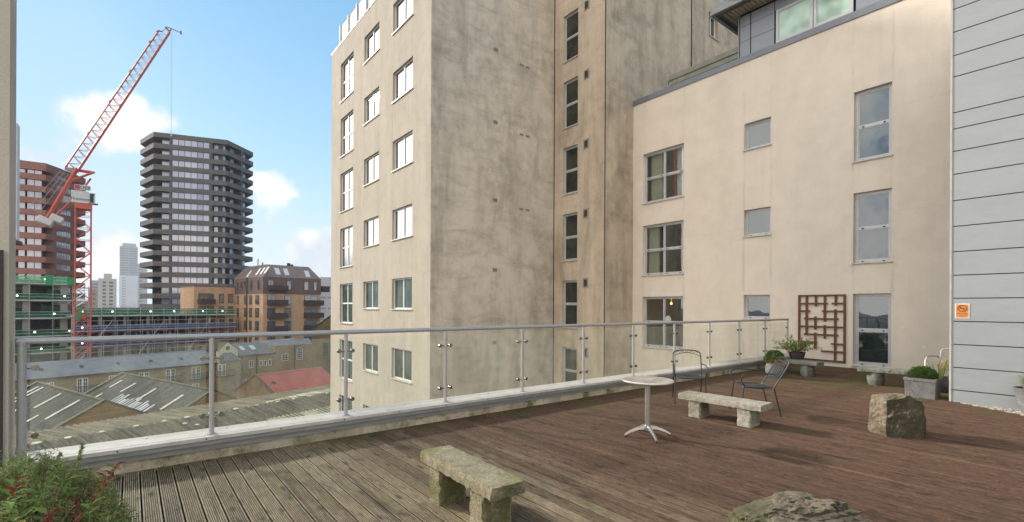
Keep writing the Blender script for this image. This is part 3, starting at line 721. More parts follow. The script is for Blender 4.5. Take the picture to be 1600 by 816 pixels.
# near wall pier at the left edge and what stands beyond it
def pier():
    o = MB(); o.prism([(-1.5, 6.0), (-.835, 6.0), (-.835, 6.30), (-1.5, 6.30)], -.2, 7.5)
    p = thing('wall_pier', 'narrow beige rendered wall end at the left edge beside the first rail post', 'wall', (-1.1, 6.15, -.2))
    o.build('pier_wall', M['render_cream2'], p)
    t = MB(); t.box(-.905, -.868, 5.965, 5.998, -.2, 2.12); t.build('door_edge', M['brown'], p)
    s = MB(); a = gp(21, 14); s.box(a[0]-.5, a[0]+.065, a[1], a[1]+.4, 3.55, 6.95)
    t = MB()
    q = thing('wall_screen', 'slim grey panel with a bracket foot seen just past the beige pier', 'screen', (a[0], a[1], 3.5))
    s.build('screen_panel', M['alu2'], q)
    t.box(a[0]-.1, a[0]+.13, a[1]-.02, a[1]+.42, 3.42, 3.52); t.build('bracket', M['dark2'], q)
M['render_cream2'] = render_mat('pier_render', (.60, .53, .43), (.35, .29, .22), .1, .55, .8, .3)
M['brown'] = simple('dark_brown_timber', (.045, .028, .02), .6); M['alu2'] = simple('pale_grey_panel', (.55, .57, .58), .5)
pier()

# ================================================================== BALUSTRADE
def balustrade():
    B = thing('glass_balustrade', 'grey tubular balustrade with clear glass panels and steel clamps on a white coping', 'railing', (7, 6.13, .255))
    yr = 6.13; zr = 1.32; zc = .255; xs = [-.77+1.46*n for n in range(12)]
    h = MB(); h.tube([(xs[0], yr, zc), (xs[0], yr, zr-.0)], .033, 14)
    h.tube([(xs[0]-.033, yr, zr), (xs[-1]+.03, yr, zr)], .0285, 14); h.build('handrail', M['alu'], B)
    for i, x in enumerate(xs):
        if i == 0:
            p = MB(); p.tube([(x, yr, zc-.002), (x, yr, zc+.02)], .06, 16)
        else:
            p = MB(); p.tube([(x, yr, zc-.002), (x, yr, zr-.02)], .024, 14); p.tube([(x, yr, zc-.001), (x, yr, zc+.012)], .045, 16)
        po = p.build('post', M['alu'], B)
        for z in (.46, 1.08):
            for sgn in (-1, 1):
                if i == 0 and sgn == -1: continue
                if i == len(xs)-1 and sgn == 1: continue
                c = MB(); xa = x+sgn*.024; xb = x+sgn*.085
                c.tube([(xa, yr, z), (xb-sgn*.02, yr, z)], .011, 8)
                for dy in (-.017, .010):
                    c.tube([(xb, yr+dy, z), (xb, yr+dy+.008, z)], .026, 14)
                c.tube([(xb, yr-.020, z), (xb, yr-.024, z)], .012, 10)
                c.build('clamp', M['steel'], po)
    for a, b in zip(xs, xs[1:]):
        g_ = MB(); g_.box(a+.055, b-.055, yr-.005, yr+.005, zc+.035, zr-.075); g_.build('glass_panel', M['rail_glass'], B)
    K = thing('parapet_kerb', 'low mossy concrete kerb with pale metal coping under the glass balustrade', 'parapet', (7, 6.2, 0))
    x0, x1 = -.833, XW-.003
    k = MB(); k.box(x0, x1, 6.08, 6.40, -1.5, .10); k.build('concrete_kerb', M['kerb'], K)
    k = MB(); k.box(x0, x1, 6.060, 6.40, .102, .158); k.box(x0, x1, 6.018, 6.40, .168, .215); k.build('fascia', M['fascia'], K)
    k = MB(); n = 0; x = x0
    while x < x1:
        xe = min(x+2.92, x1)
        k.box(x+.002, xe-.002, 6.0, 6.082, .218, .255); k.box(x+.002, xe-.002, 6.088, 6.42, .214, .257)
        x = xe
    k.build('coping', M['coping'], K)
    # screws
    k = MB(); x = -.6
    while x < 15.5:
        k.tube([(x, 6.30, .257), (x, 6.30, .261)], .008, 8); k.tube([(x+.5, 5.999, .236), (x+.5, 5.996, .236)], .008, 8); x += .73
    k.build('screw', M['dark2'], K)
balustrade()
def second_rail():
    B = thing('corner_railing', 'round topped grey post and glass edge tucked behind the beige pier', 'railing', (-.93, 6.9, 0))
    p = MB(); p.tube([(-.955, 6.95, -.1), (-.955, 6.95, .93)], .035, 12); p.lathe([(.035, 0), (.03, .015), (.012, .028)], (-.955, 6.95, .93), 12); p.build('post', M['alu2'], B)
    p = MB(); p.box(-1.6, -.83, 6.42, 7.05, -.3, -.1); p.build('base', M['coping'], B)
second_rail()

# ================================================================== OBJECTS ON THE TERRACE
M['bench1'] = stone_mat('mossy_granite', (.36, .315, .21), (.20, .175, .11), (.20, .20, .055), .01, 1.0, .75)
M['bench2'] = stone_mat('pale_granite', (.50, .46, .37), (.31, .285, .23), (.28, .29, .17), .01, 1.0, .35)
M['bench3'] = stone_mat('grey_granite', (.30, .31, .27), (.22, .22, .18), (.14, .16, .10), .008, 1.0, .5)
def rough_block(mb, sx, sy, sz, cx, cy, cz, amp, top_flat=False, seed=0, div=.035):
    """hewn stone block: subdivided box with split-faced sides"""
    nx, ny, nz = max(2, int(sx/div)), max(2, int(sy/div)), max(2, int(sz/div))
    idx = {}
    def vert(i, j, k):
        key = (i, j, k)
        if key in idx: return idx[key]
        u, v, w = i/nx-.5, j/ny-.5, k/nz-.5
        x, y, z = u*sx, v*sy, w*sz
        q = Vector((x*9+seed*7.3, y*9, z*9)); n = mn.noise(q*2.2)*1.0 + mn.noise(q*5.5)*.6
        n2 = mn.noise(q*2.2+Vector((31, 7, 3)))*1.0 + mn.noise(q*5+Vector((3, 17, 3)))*.6
        ex = abs(u) > .499; ey = abs(v) > .499; ez = abs(w) > .499
        topk = top_flat and w > .499
        if ex: x += math.copysign(1, u)*(n*amp - (amp*.8 if topk else 0))
        if ey: y += math.copysign(1, v)*(n2*amp - (amp*.8 if topk else 0))
        if ez and not topk: z += math.copysign(1, w)*n*amp*.5
        if (ex and ey): x -= math.copysign(amp*.7, u); y -= math.copysign(amp*.7, v)
        idx[key] = len(mb.v); mb.v.append((x+cx, y+cy, z+cz)); return idx[key]
    for i in range(nx):
        for j in range(ny):
            mb.f.append((vert(i, j, nz), vert(i+1, j, nz), vert(i+1, j+1, nz), vert(i, j+1, nz)))
            mb.f.append((vert(i, j, 0), vert(i, j+1, 0), vert(i+1, j+1, 0), vert(i+1, j, 0)))
    for i in range(nx):
        for k in range(nz):
            mb.f.append((vert(i, 0, k), vert(i+1, 0, k), vert(i+1, 0, k+1), vert(i, 0, k+1)))
            mb.f.append((vert(i, ny, k), vert(i, ny, k+1), vert(i+1, ny, k+1), vert(i+1, ny, k)))
    for j in range(ny):
        for k in range(nz):
            mb.f.append((vert(0, j, k), vert(0, j, k+1), vert(0, j+1, k+1), vert(0, j+1, k)))
            mb.f.append((vert(nx, j, k), vert(nx, j+1, k), vert(nx, j+1, k+1), vert(nx, j, k+1)))
def bench(loc, rz, length, width, height, mat, label, round_legs=False, slab=.085, leg=.25, inset=.2, seed=0):
    b = thing('stone_bench', label, 'bench', (0, 0, 0), 'low granite benches on the terrace deck')
    s = MB(); rough_block(s, width, length, slab, 0, 0, height-slab/2, .011, True, seed, .022); s.build('seat_slab', M[mat], b, smooth=28)
    for sg in (-1, 1):
        l = MB(); y = sg*(length/2-inset-leg/2)
        if round_legs:
            r = leg/2; n = 9
            l.lathe([(r*.86, 0), (r*.98, height*.12), (r*1.06, height*.4), (r*.98, height*.62), (r*.88, height-slab+.004)], (0, y, 0), 22, lambda a, z, s_=sg: .035*mn.noise(Vector((math.cos(a)*4+s_*5, math.sin(a)*4, z*14))))
        else: rough_block(l, width*.86, leg, height-slab+.012, 0, y, (height-slab+.006)/2, .010, False, seed+sg+3, .022)
        l.build('leg', M[mat], b, smooth=28)
    b.location = loc; b.rotation_euler = (0, 0, rz); return b
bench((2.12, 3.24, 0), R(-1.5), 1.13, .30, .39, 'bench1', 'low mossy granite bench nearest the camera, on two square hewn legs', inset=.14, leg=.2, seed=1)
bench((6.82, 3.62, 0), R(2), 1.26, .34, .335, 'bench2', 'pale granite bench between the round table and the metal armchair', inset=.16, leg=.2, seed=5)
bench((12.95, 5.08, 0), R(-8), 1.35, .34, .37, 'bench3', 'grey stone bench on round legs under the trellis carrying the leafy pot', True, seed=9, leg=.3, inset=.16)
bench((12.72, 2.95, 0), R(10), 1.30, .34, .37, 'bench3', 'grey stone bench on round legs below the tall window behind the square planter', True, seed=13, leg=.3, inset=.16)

# bistro table
def table(loc, rz):
    t = thing('bistro_table', 'round pale bistro table on a steel column with four splayed feet', 'table', (0, 0, 0))
    mb = MB(); mb.lathe([(.02, .690), (.285, .692), (.31, .700), (.318, .712), (.316, .722), (.308, .726), (.30, .7235), (.02, .722)], n=48); mb.build('table_top', M['tabletop'], t)
    mb = MB(); mb.lathe([(.318, .705), (.3225, .712), (.3205, .7235), (.312, .7275), (.3125, .7245), (.3175, .716)], n=48); mb.build('rim', M['rim'], t)
    mb = MB(); mb.lathe([(.033, .10), (.033, .685), (.07, .689)], n=20); mb.build('column', M['brushed'], t)
    mb = MB(); mb.lathe([(.05, .075), (.055, .085), (.052, .115), (.036, .13)], n=20); hub = mb.build('hub', M['brushed'], t)
    for k in range(4):
        a = k*math.pi/2; c, s = math.cos(a), math.sin(a)
        mb = MB(); pr = [(.03, .115, .042, .055), (.12, .105, .038, .04), (.22, .07, .034, .032), (.285, .035, .030, .026), (.30, .022, .028, .02)]
        i0 = 0
        for (r, z, w, h) in pr:
            for (dw, dz) in ((-w/2, -h/2), (w/2, -h/2), (w/2*.7, h/2), (-w/2*.7, h/2)):
                mb.v.append((r*c-dw*s, r*s+dw*c, z+dz))
        for q in range(len(pr)-1):
            for j in range(4): mb.f.append((q*4+j, q*4+(j+1) % 4, q*4+4+(j+1) % 4, q*4+4+j))
        mb.f.append((0, 1, 2, 3)); e = (len(pr)-1)*4; mb.f.append((e+3, e+2, e+1, e))
        f = mb.build('foot', M['brushed'], t, bevel=.004)
        mb = MB(); mb.lathe([(.016, 0), (.018, .004), (.016, .018)], (.287*c, .287*s, 0), 12); mb.build('glide', M['dark'], f)
    t.location = loc; t.rotation_euler = (0, 0, rz)
def tabletop_mat():
    m, t, out = newmat('worn_table_top'); v = objc(t); n = noise_node(t, v, 9, 7, .75); n2 = noise_node(t, v, 4, 5, .6)
    c = mixc(t, mapr(t, n, .35, .65), (.50, .43, .35), (.22, .16, .11)); c = mixc(t, mapr(t, n2, .4, .65, 0, .7), c, (.50, .47, .42))
    pbsdf(t, out, c, .4, 0, n, .001, .5); return m
M['tabletop'] = tabletop_mat(); M['rim'] = simple('table_rim', (.68, .66, .62), .35, .4); M['brushed'] = simple('brushed_aluminium', (.52, .49, .44), .32, .75, .12, 12, obj=True)
table((5.20, 3.76, 0), R(45+12))

# wrought metal armchairs
M['iron'] = simple('painted_iron', (.028, .034, .032), .5, .1, .2, 20, obj=True)
M['mesh'] = simple('seat_mesh', (.07, .075, .07), .6, .1, .3, 60, obj=True)
M['rust'] = simple('rusty_mesh', (.30, .16, .10), .7, .1, .4, 30, obj=True)
def iron_chair(loc, rz, label, rusty=False, recline=0.0):
    """faces +y; seat 0.44"""
    c = thing('metal_armchair', label, 'chair', (0, 0, 0), 'dark metal garden armchairs')
    W = .24; zs = .43; D = .22; bk = .11+recline
    for sx in (-1, 1):
        f = MB(); f.tube([(sx*(W+.02), D+.05, 0), (sx*W, D, zs)], .011, 8); f.lathe([(.02, 0), (.02, .008), (.008, .014)], (sx*(W+.02), D+.05, 0), 10); f.build('front_leg', M['iron'], c)
        f = MB(); f.tube([(sx*(W), -D-.10, 0), (sx*W, -D, zs-.005)], .011, 8); f.lathe([(.02, 0), (.02, .008), (.008, .014)], (sx*W, -D-.10, 0), 10); f.build('rear_leg', M['iron'], c)
        f = MB(); pts = []
        for k in range(9):
            u = k/8; a = u*math.pi/2
            pts.append((sx*(W+.015), D-.02+.03*math.sin(a*1.0), zs+.20*u))
        arm = [(sx*W, D-.02, zs)] + [(sx*(W+.02), D+.035, zs+.09), (sx*(W+.025), D+.045, zs+.15), (sx*(W+.025), D+.01, zs+.205), (sx*(W+.02), D-.08, zs+.225), (sx*(W+.01), -D+.05, zs+.215), (sx*W, -D-.03, zs+.20)]
        f.tube(arm, .010, 8); f.build('armrest', M['iron'], c)
    # back hoop
    pts = [(-W, -D, zs)]
    for k in range(1, 6): u = k/6; pts.append((-W*(1+.0*u), -D-bk*u, zs+.36*u))
    for k in range(0, 13):
        a = math.pi*(1-k/12); pts.append((W*.99*math.copysign(abs(math.cos(a))**.62, math.cos(a)), -D-bk-.02*math.sin(a), zs+.37+.075*math.sin(a)))
    for k in range(5, 0, -1): u = k/6; pts.append((W, -D-bk*u, zs+.36*u))
    pts.append((W, -D, zs))
    f = MB(); f.tube(pts, .010, 8); bf = f.build('back_frame', M['iron'], c)
    f = MB()
    top = [( -W*.93+W*1.86*k/12, -D-bk*.9, zs+.345+.055*math.sin(math.pi*k/12)) for k in range(13)]; f.tube(top, .006, 6)
    for k in range(5):      # scrolls between the two hoops
        x = -W*.66+W*.33*k
        f.tube([(x-.035, -D-bk*.93, zs+.40), (x, -D-bk*.97, zs+.425), (x+.035, -D-bk*.93, zs+.40)], .004, 5)
    if recline or rusty:
        for k in range(1, 12):
            x = -W+2*W*k/12; f.tube([(x, -D-.01, zs+.05), (x, -D-bk*.88, zs+.37)], .0032, 4)
        for k in range(1, 9):
            u = k/9; f.tube([(-W*.98, -D-bk*.9*u, zs+.05+.32*u), (W*.98, -D-bk*.9*u, zs+.05+.32*u)], .0032, 4)
    f.build('back_panel', M['mesh'], c)
    # seat
    f = MB(); ring = []
    for k in range(28):
        a = 2*math.pi*k/28; x = math.copysign(abs(math.cos(a))**.45, math.cos(a))*W; y = math.copysign(abs(math.sin(a))**.45, math.sin(a))*D; ring.append((x, y, zs))
    f.tube(ring+[ring[0]], .010, 8, False); sf = f.build('seat_frame', M['iron'], c)
    f = MB()
    for k in range(1, 20):
        x = -W+2*W*k/20; f.tube([(x, -D*.97, zs-.002), (x, 0, zs-.022), (x, D*.97, zs-.002)], .0035, 4)
    for k in range(1, 18):
        y = -D+2*D*k/18; dz = -.022*(1-(y/D)**2); f.tube([(-W*.97, y, zs-.002+dz*.2), (0, y, zs+dz-.003), (W*.97, y, zs-.002+dz*.2)], .0035, 4)
    f.build('seat', M['mesh'], c)
    c.location = loc; c.rotation_euler = (0, 0, rz); return c
# facing direction given as an angle; builder faces +y
iron_chair((7.72, 4.72, 0), R(128), 'dark metal armchair with an arched back standing behind the round table', False)
iron_chair((7.72, 3.60, 0), R(44), 'dark metal armchair seen from the side behind the pale bench, back leaning right', True, .10)

# aluminium stacking armchair behind the planter
def alu_chair(loc, rz):
    c = thing('aluminium_armchair', 'silver tube armchair half hidden behind the square planter and pale cladding', 'chair', (0, 0, 0))
    W = .26; zs = .44
    for sx in (-1, 1):
        f = MB(); f.tube([(sx*W, .24, 0), (sx*W, .23, .58), (sx*W, .18, .655), (sx*W, .05, .675), (sx*W, -.20, .66), (sx*W, -.26, .62)], .0125, 10); f.build('front_leg', M['brushed'], c)
        f = MB(); f.tube([(sx*(W-.02), -.34, 0), (sx*(W-.02), -.22, .45), (sx*(W-.03), -.29, .78)], .0125, 10); f.build('rear_leg', M['brushed'], c)
    f = MB(); f.tube([(-W+.03, -.29, .78), (-W+.08, -.30, .82), (0, -.32, .84), (W-.08, -.30, .82), (W-.03, -.29, .78)], .0125, 10); f.build('top_rail', M['brushed'], c)
    f = MB()
    for k in range(4): z = .55+.06*k; f.tube([(-W+.03, -.245-.02*k, z), (0, -.275-.02*k, z), (W-.03, -.245-.02*k, z)], .008, 6)
    f.build('back_slats', M['brushed'], c)
    f = MB(); f.box(-W+.02, W-.02, -.22, .23, zs-.012, zs+.006); f.build('seat', M['brushed'], c, bevel=.004)
    c.location = loc; c.rotation_euler = (0, 0, rz)
alu_chair((13.0, 2.18, 0), R(75))

# ---------------------------------------------------------------- rocks
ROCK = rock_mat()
def rock(name, label, loc, size, seed, planes, rz, amp=.05):
    """broken stone: an icosphere cut back to cleavage planes, then chipped"""
    bm = bmesh.new(); bmesh.ops.create_icosphere(bm, subdivisions=6, radius=1.6)
    pl = [(Vector(d).normalized(), h) for d, h in planes]; o = Vector((seed*3.1, seed, 0))
    for v in bm.verts:
        d0 = v.co.normalized(); r = 1.6
        for d, h in pl:
            c = d0.dot(d)
            if c > .05: r = min(r, (h + .035*mn.noise(d0*2.2+o+d*3) + .02*mn.noise(d0*7+o))/c)
        p = d0*r
        k = amp*(mn.noise(p*2.3+o) - 1.1*abs(mn.noise(p*4.2+o)) + .5*mn.noise(p*9+o) + .28*mn.noise(p*22+o) + .12*mn.noise(p*45+o))
        # stepped ledges, as stone breaks along its bedding
        lay = p.dot(Vector((.35, .2, .9)).normalized())*5.5+mn.noise(p*1.5+o)*1.6; st = abs((lay % 1)-.5)
        k -= amp*.55*max(0, .28-st)*3
        p += d0*k
        v.co = Vector((p.x*size[0], p.y*size[1], p.z*size[2]))
    zs = sorted(v.co.z for v in bm.verts); cut = -size[2]*.62
    for v in bm.verts: v.co.z = max(v.co.z, cut) - cut
    me = bpy.data.meshes.new(name); bm.to_mesh(me); bm.free(); me.materials.append(ROCK)
    me.polygons.foreach_set('use_smooth', [True]*len(me.polygons)); me.set_sharp_from_angle(angle=R(24))
    o = bpy.data.objects.new(name, me); COL.objects.link(o); o.location = loc; o.rotation_euler = (0, 0, rz); ORG[o.name] = Vector(loc)
    tag(o, label, 'rock', 'rocks set on the deck'); return o
# planes in the rock's own axes (world aligned): normal, distance
rock('boulder', 'squat upright boulder with a pale left face and mossy right face coloured dark as shade near the cladding', (7.92, 1.82, 0), (.37, .33, .42), 4,
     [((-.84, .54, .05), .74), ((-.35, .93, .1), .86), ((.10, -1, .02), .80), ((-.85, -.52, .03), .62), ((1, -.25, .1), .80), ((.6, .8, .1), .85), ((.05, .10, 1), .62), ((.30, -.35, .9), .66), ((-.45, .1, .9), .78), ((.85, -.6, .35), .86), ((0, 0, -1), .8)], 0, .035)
lr = rock('boulder', 'long low brown rock with small drilled holes made as dark plugs at the bottom edge of the view', (3.66, 1.38, 0), (.24, .44, .275), 9,
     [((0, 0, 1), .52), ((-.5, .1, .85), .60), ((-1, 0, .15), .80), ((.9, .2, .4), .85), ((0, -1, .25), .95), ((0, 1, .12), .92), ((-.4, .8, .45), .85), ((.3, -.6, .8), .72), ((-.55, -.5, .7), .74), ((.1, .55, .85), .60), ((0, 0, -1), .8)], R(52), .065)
def drill():  # sets dark plugs that stand in for the shade in the drilled holes
    deps = [(1262, 779), (1308, 786), (1307, 797)]
    bpy.context.view_layer.update()
    mi = lr.matrix_world.inverted()
    for px, py in deps:
        o = mi @ EYE; d = (mi.to_3x3() @ ray(px, py)).normalized(); hit, p, n, _ = lr.ray_cast(o, d)
        if not hit: continue
        m = MB(); z = n.normalized(); a = z.orthogonal().normalized(); b = z.cross(a); k = 14
        ring = lambda r, h: [tuple(p+a*r*math.cos(2*math.pi*j/k)+b*r*math.sin(2*math.pi*j/k)+z*h) for j in range(k)]
        m.hexa(ring(.017, -.02), ring(.019, .004))  # dark plug stands in for the shade inside the hole
        q = m.build('dark_hole_plug', M['dark']); q.parent = lr
drill()

# ---------------------------------------------------------------- foliage helpers
def leaf(mb, p, d, up, ln, wd, bend=.25):
    """one pointed leaf of four faces, folded on its midrib"""
    d = d.normalized(); s = d.cross(up)
    if s.length < 1e-4: s = Vector((1, 0, 0))
    s.normalize(); n = s.cross(d); i = len(mb.v)
    a = p; b = p+d*ln*.45-n*bend*ln*.0; c = p+d*ln-n*bend*ln*.35
    mb.v += [tuple(a), tuple(b+s*wd/2+n*wd*.18), tuple(c), tuple(b-s*wd/2+n*wd*.18), tuple(b)]
    mb.f += [(i, i+1, i+4), (i+4, i+1, i+2), (i, i+4, i+3), (i+4, i+2, i+3)]
def small_leaf(mb, p, d, s, ln, wd):
    i = len(mb.v); e = p+d*ln; m_ = p+d*ln*.5
    mb.v += [tuple(p), tuple(m_+s*wd/2), tuple(e), tuple(m_-s*wd/2)]; mb.f.append((i, i+1, i+2, i+3))
def rdir(rnd, zb=0.0):
    v = Vector((rnd.gauss(0, 1), rnd.gauss(0, 1), rnd.gauss(0, 1)+zb)); return v.normalized()
JUN = leaf_mat('conifer_green', (.20, .27, .08), (.42, .48, .18), (.50, .42, .24), .8); JUN2 = leaf_mat('boxwood_green', (.045, .11, .025), (.13, .22, .05), (.20, .30, .09))
RED = leaf_mat('red_leaf', (.24, .015, .02), (.42, .035, .05), (.38, .14, .03), .45); GRN = leaf_mat('glossy_green', (.10, .20, .04), (.26, .38, .10), (.38, .30, .08), .85)
BARK = simple('twig_bark', (.20, .13, .09), .9, 0, .3, 30)
YEL = leaf_mat('yellow_petal', (.75, .55, .03), (.85, .70, .08)); ORA = leaf_mat('orange_heather', (.45, .16, .05), (.60, .30, .10), (.30, .08, .04))
LIME = leaf_mat('pale_green_leaf', (.16, .24, .05), (.36, .42, .13), (.26, .32, .12), .5)
GRASS = leaf_mat('grass_blade', (.22, .30, .10), (.40, .44, .20)); BARE = simple('bare_branch', (.17, .12, .09), .9, 0, .3, 3)

def juniper():
    rnd = random.Random(21); c = Vector((-.50, 4.0, 0)); T = thing('juniper_bush', 'low spreading conifer bush filling the lower left corner in front of the kerb', 'shrub', tuple(c))
    fol = MB(); tw = MB()
    for b in range(250):
        a = rnd.uniform(0, 2*math.pi); rr = math.sqrt(rnd.random())*.98
        ex, ey = .50, .72
        base = c+Vector((math.cos(a)*rr*ex*.35, math.sin(a)*rr*ey*.35, .05))
        h = (.60+.10*rnd.random())*(1-rr**2.4*.65)*(1+.28*mn.noise(Vector((a*1.3, rr*3, 2))))
        tip = c+Vector((math.cos(a)*rr*ex, math.sin(a)*rr*ey, h))
        mid = base.lerp(tip, .55)+Vector((0, 0, -.05))
        tw.tube([base, mid, tip], [.008, .0055, .0025], 5)
        for k in range(15):
            u = .35+.65*(k/14); p = base.lerp(mid, u/.55) if u < .55 else mid.lerp(tip, (u-.55)/.45)
            for q in range(4):
                d = (tip-base).normalized()*.8+rdir(rnd, .25)*.95; d.normalize(); L = rnd.uniform(.035, .085)
                e = p+d*L
                for r in range(7):
                    pp = p.lerp(e, (r+.4)/7); dd = (d*.7+rdir(rnd)*.85).normalized(); s = dd.cross(rdir(rnd)).normalized()
                    small_leaf(fol, pp, dd, s, rnd.uniform(.015, .030), rnd.uniform(.0045, .008))
    for k in range(2):      # sprigs standing out over the coping
        base = c+Vector((.20-.12*k, .55, .45)); tip = base+Vector((.03, .10, .20-.05*k)); tw.tube([base, tip], [.003, .0015], 5)
        for r in range(320):
            u = rnd.random(); p = base.lerp(tip, u)+rdir(rnd)*.045*(1.1-u)*rnd.random(); dd = (Vector((0, 0, .8))+rdir(rnd)).normalized(); small_leaf(fol, p, dd, dd.cross(rdir(rnd)).normalized(), .022, .006)
    f = fol.build('foliage', JUN, T, smooth=None); tw.build('branches', BARK, T, smooth=None)
juniper()
def photinia():
    rnd = random.Random(5); T = thing('red_leaved_shrub', 'thin stemmed shrub with red and glossy green leaves poking through the conifer bush', 'shrub', (-.35, 3.75, 0))
    st = MB(); gr = MB(); rd = MB()
    # tips as points in the plot, each with a leaf rosette
    tips = [((165, 742), 2.95, 'r'), ((150, 765), 2.8, 'r'), ((118, 782), 2.6, 'r'), ((22, 755), 2.5, 'm'), ((40, 722), 2.9, 'g'), ((88, 726), 3.0, 'g'), ((120, 806), 2.4, 'r'), ((18, 772), 2.2, 'g'), ((100, 752), 2.6, 'g'), ((60, 770), 2.45, 'g'), ((8, 735), 2.7, 'g'), ((140, 792), 2.5, 'g'), ((178, 728), 3.1, 'm'), ((75, 800), 2.3, 'm'), ((30, 800), 2.2, 'g')]
    for (px, py), t, kind in tips:
        tip = EYE+ray(px, py)*t; base = Vector((-.35+rnd.uniform(-.2, .25), 3.75+rnd.uniform(-.25, .25), .08)); mid = base.lerp(tip, .6)+Vector((rnd.uniform(-.06, .06), rnd.uniform(-.06, .06), -.04))
        st.tube([base, base.lerp(mid, .5)+Vector((.02, -.01, .02)), mid, tip], [.006, .005, .0035, .002], 6)
        n = 7 if kind != 'g' else 8
        for k in range(n):
            a = 2.4*k+rnd.uniform(-.3, .3); el = rnd.uniform(.1, .9); d = Vector((math.cos(a), math.sin(a), el))
            L = rnd.uniform(.055, .095) if kind != 'r' else rnd.uniform(.04, .07); m_ = rd if (kind == 'r' or (kind == 'm' and k % 3 == 0)) else gr
            p = tip-Vector((0, 0, .012*k)); leaf(m_, p, d, Vector((0, 0, 1)), L, L*.42, rnd.uniform(.1, .5))
    st.build('stems', BARK, T); gr.build('green_leaves', GRN, T, smooth=None); rd.build('red_leaves', RED, T, smooth=None)
photinia()

def ball_shrub(parent, c, r, n, mat, name='foliage', squash=.8, ln=.02, seed=1, lift=0):
    rnd = random.Random(seed); mb = MB()
    for _ in range(n):
        d = rdir(rnd, .35); rr = r*(.55+.5*rnd.random()**.5)*(1+.16*mn.noise(d*3+Vector((seed, 0, 0))))
        p = Vector(c)+Vector((d.x*rr, d.y*rr, d.z*rr*squash)); dd = (d+rdir(rnd)*.8).normalized()
        small_leaf(mb, p, dd, dd.cross(rdir(rnd)).normalized(), rnd.uniform(.6, 1.2)*ln, ln*.5)
    return mb.build(name, mat, parent, smooth=None)
POT = stone_mat('grey_stoneware', (.28, .28, .28), (.17, .17, .18), (.15, .16, .12), .003, 1, .4)
LEAD = stone_mat('faux_lead', (.24, .235, .225), (.11, .108, .11), (.36, .35, .32), .006, 1, .5)
# round pot with heather next to the end of the rail
def heather_pot():
    T = thing('heather_pot', 'rounded grey pot of green and orange heather by the end of the glass rail', 'plant pot', (12.06, 5.12, 0))
    p = MB(); p.lathe([(.12, 0), (.16, .03), (.20, .13), (.205, .22), (.18, .32), (.172, .34), (.155, .335), (.15, .30)], (12.06, 5.12, 0), 26); p.build('pot', POT, T)
    s = MB(); s.lathe([(.15, .30), (.01, .31)], (12.06, 5.12, 0), 20); s.build('soil', M['dark2'], T)
    ball_shrub(T, (12.06, 5.12, .46), .20, 5200, JUN2, 'foliage', .85, .028, 3); ball_shrub(T, (12.02, 5.08, .36), .20, 900, ORA, 'heather_flowers', .35, .026, 4)
heather_pot()
def leafy_pot():
    x, y, z = 13.15, 5.05, .37
    T = thing('leafy_potted_shrub', 'loose pale green potted shrub on the bench against the brown trellis', 'potted plant', (x, y, z))
    p = MB(); p.lathe([(.13, 0), (.15, .02), (.19, .17), (.195, .18), (.18, .18), (.17, .15)], (x, y, z), 24); p.build('pot', M['dark2'], T)
    s = MB(); s.lathe([(.172, .15), (.01, .155)], (x, y, z), 20); s.build('soil', BARK, T)
    st = MB(); lf = MB(); rnd = random.Random(8)
    for k in range(52):
        a = rnd.uniform(0, 6.28); sp = rnd.uniform(.10, .58); b = Vector((x, y, z+.15)); 
        tip = b+Vector((math.cos(a)*sp, math.sin(a)*sp*1.1, rnd.uniform(.08, .42)*(1.25-sp)))
        mid = b.lerp(tip, .5)+Vector((0, 0, .06)); st.tube([b, mid, tip], [.005, .004, .002], 5)
        for q in range(22):
            u = rnd.uniform(.25, 1); pp = b.lerp(mid, u*2) if u < .5 else mid.lerp(tip, u*2-1)
            leaf(lf, pp, (tip-b).normalized()*.5+rdir(rnd, .2), Vector((0, 0, 1)), rnd.uniform(.05, .085), rnd.uniform(.022, .034))
    st.build('stems', BARK, T); lf.build('foliage', LIME, T, smooth=None)
leafy_pot()
def square_planter():
    x, y = 11.66, 2.30
    T = thing('square_planter', 'square mottled grey planter holding a clipped dark green dome, beside the pale cladding', 'planter', (x, y, 0))
    a = R(0); s = .225; h = .36; p = MB()
    p.hexa([(x-s*.96, y-s*.96, 0), (x+s*.96, y-s*.96, 0), (x+s*.96, y+s*.96, 0), (x-s*.96, y+s*.96, 0)], [(x-s, y-s, h-.05), (x+s, y-s, h-.05), (x+s, y+s, h-.05), (x-s, y+s, h-.05)])
    q = s+.012; 
    for (x0, x1, y0, y1) in ((-q, q, -q, -q+.04), (-q, q, q-.04, q), (-q, -q+.04, -q+.04, q-.04), (q-.04, q, -q+.04, q-.04)): p.box(x+x0, x+x1, y+y0, y+y1, h-.049, h)
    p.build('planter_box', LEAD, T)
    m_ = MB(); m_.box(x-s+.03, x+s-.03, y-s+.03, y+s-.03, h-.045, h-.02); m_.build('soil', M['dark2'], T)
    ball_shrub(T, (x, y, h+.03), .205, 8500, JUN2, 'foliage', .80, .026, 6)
square_planter()
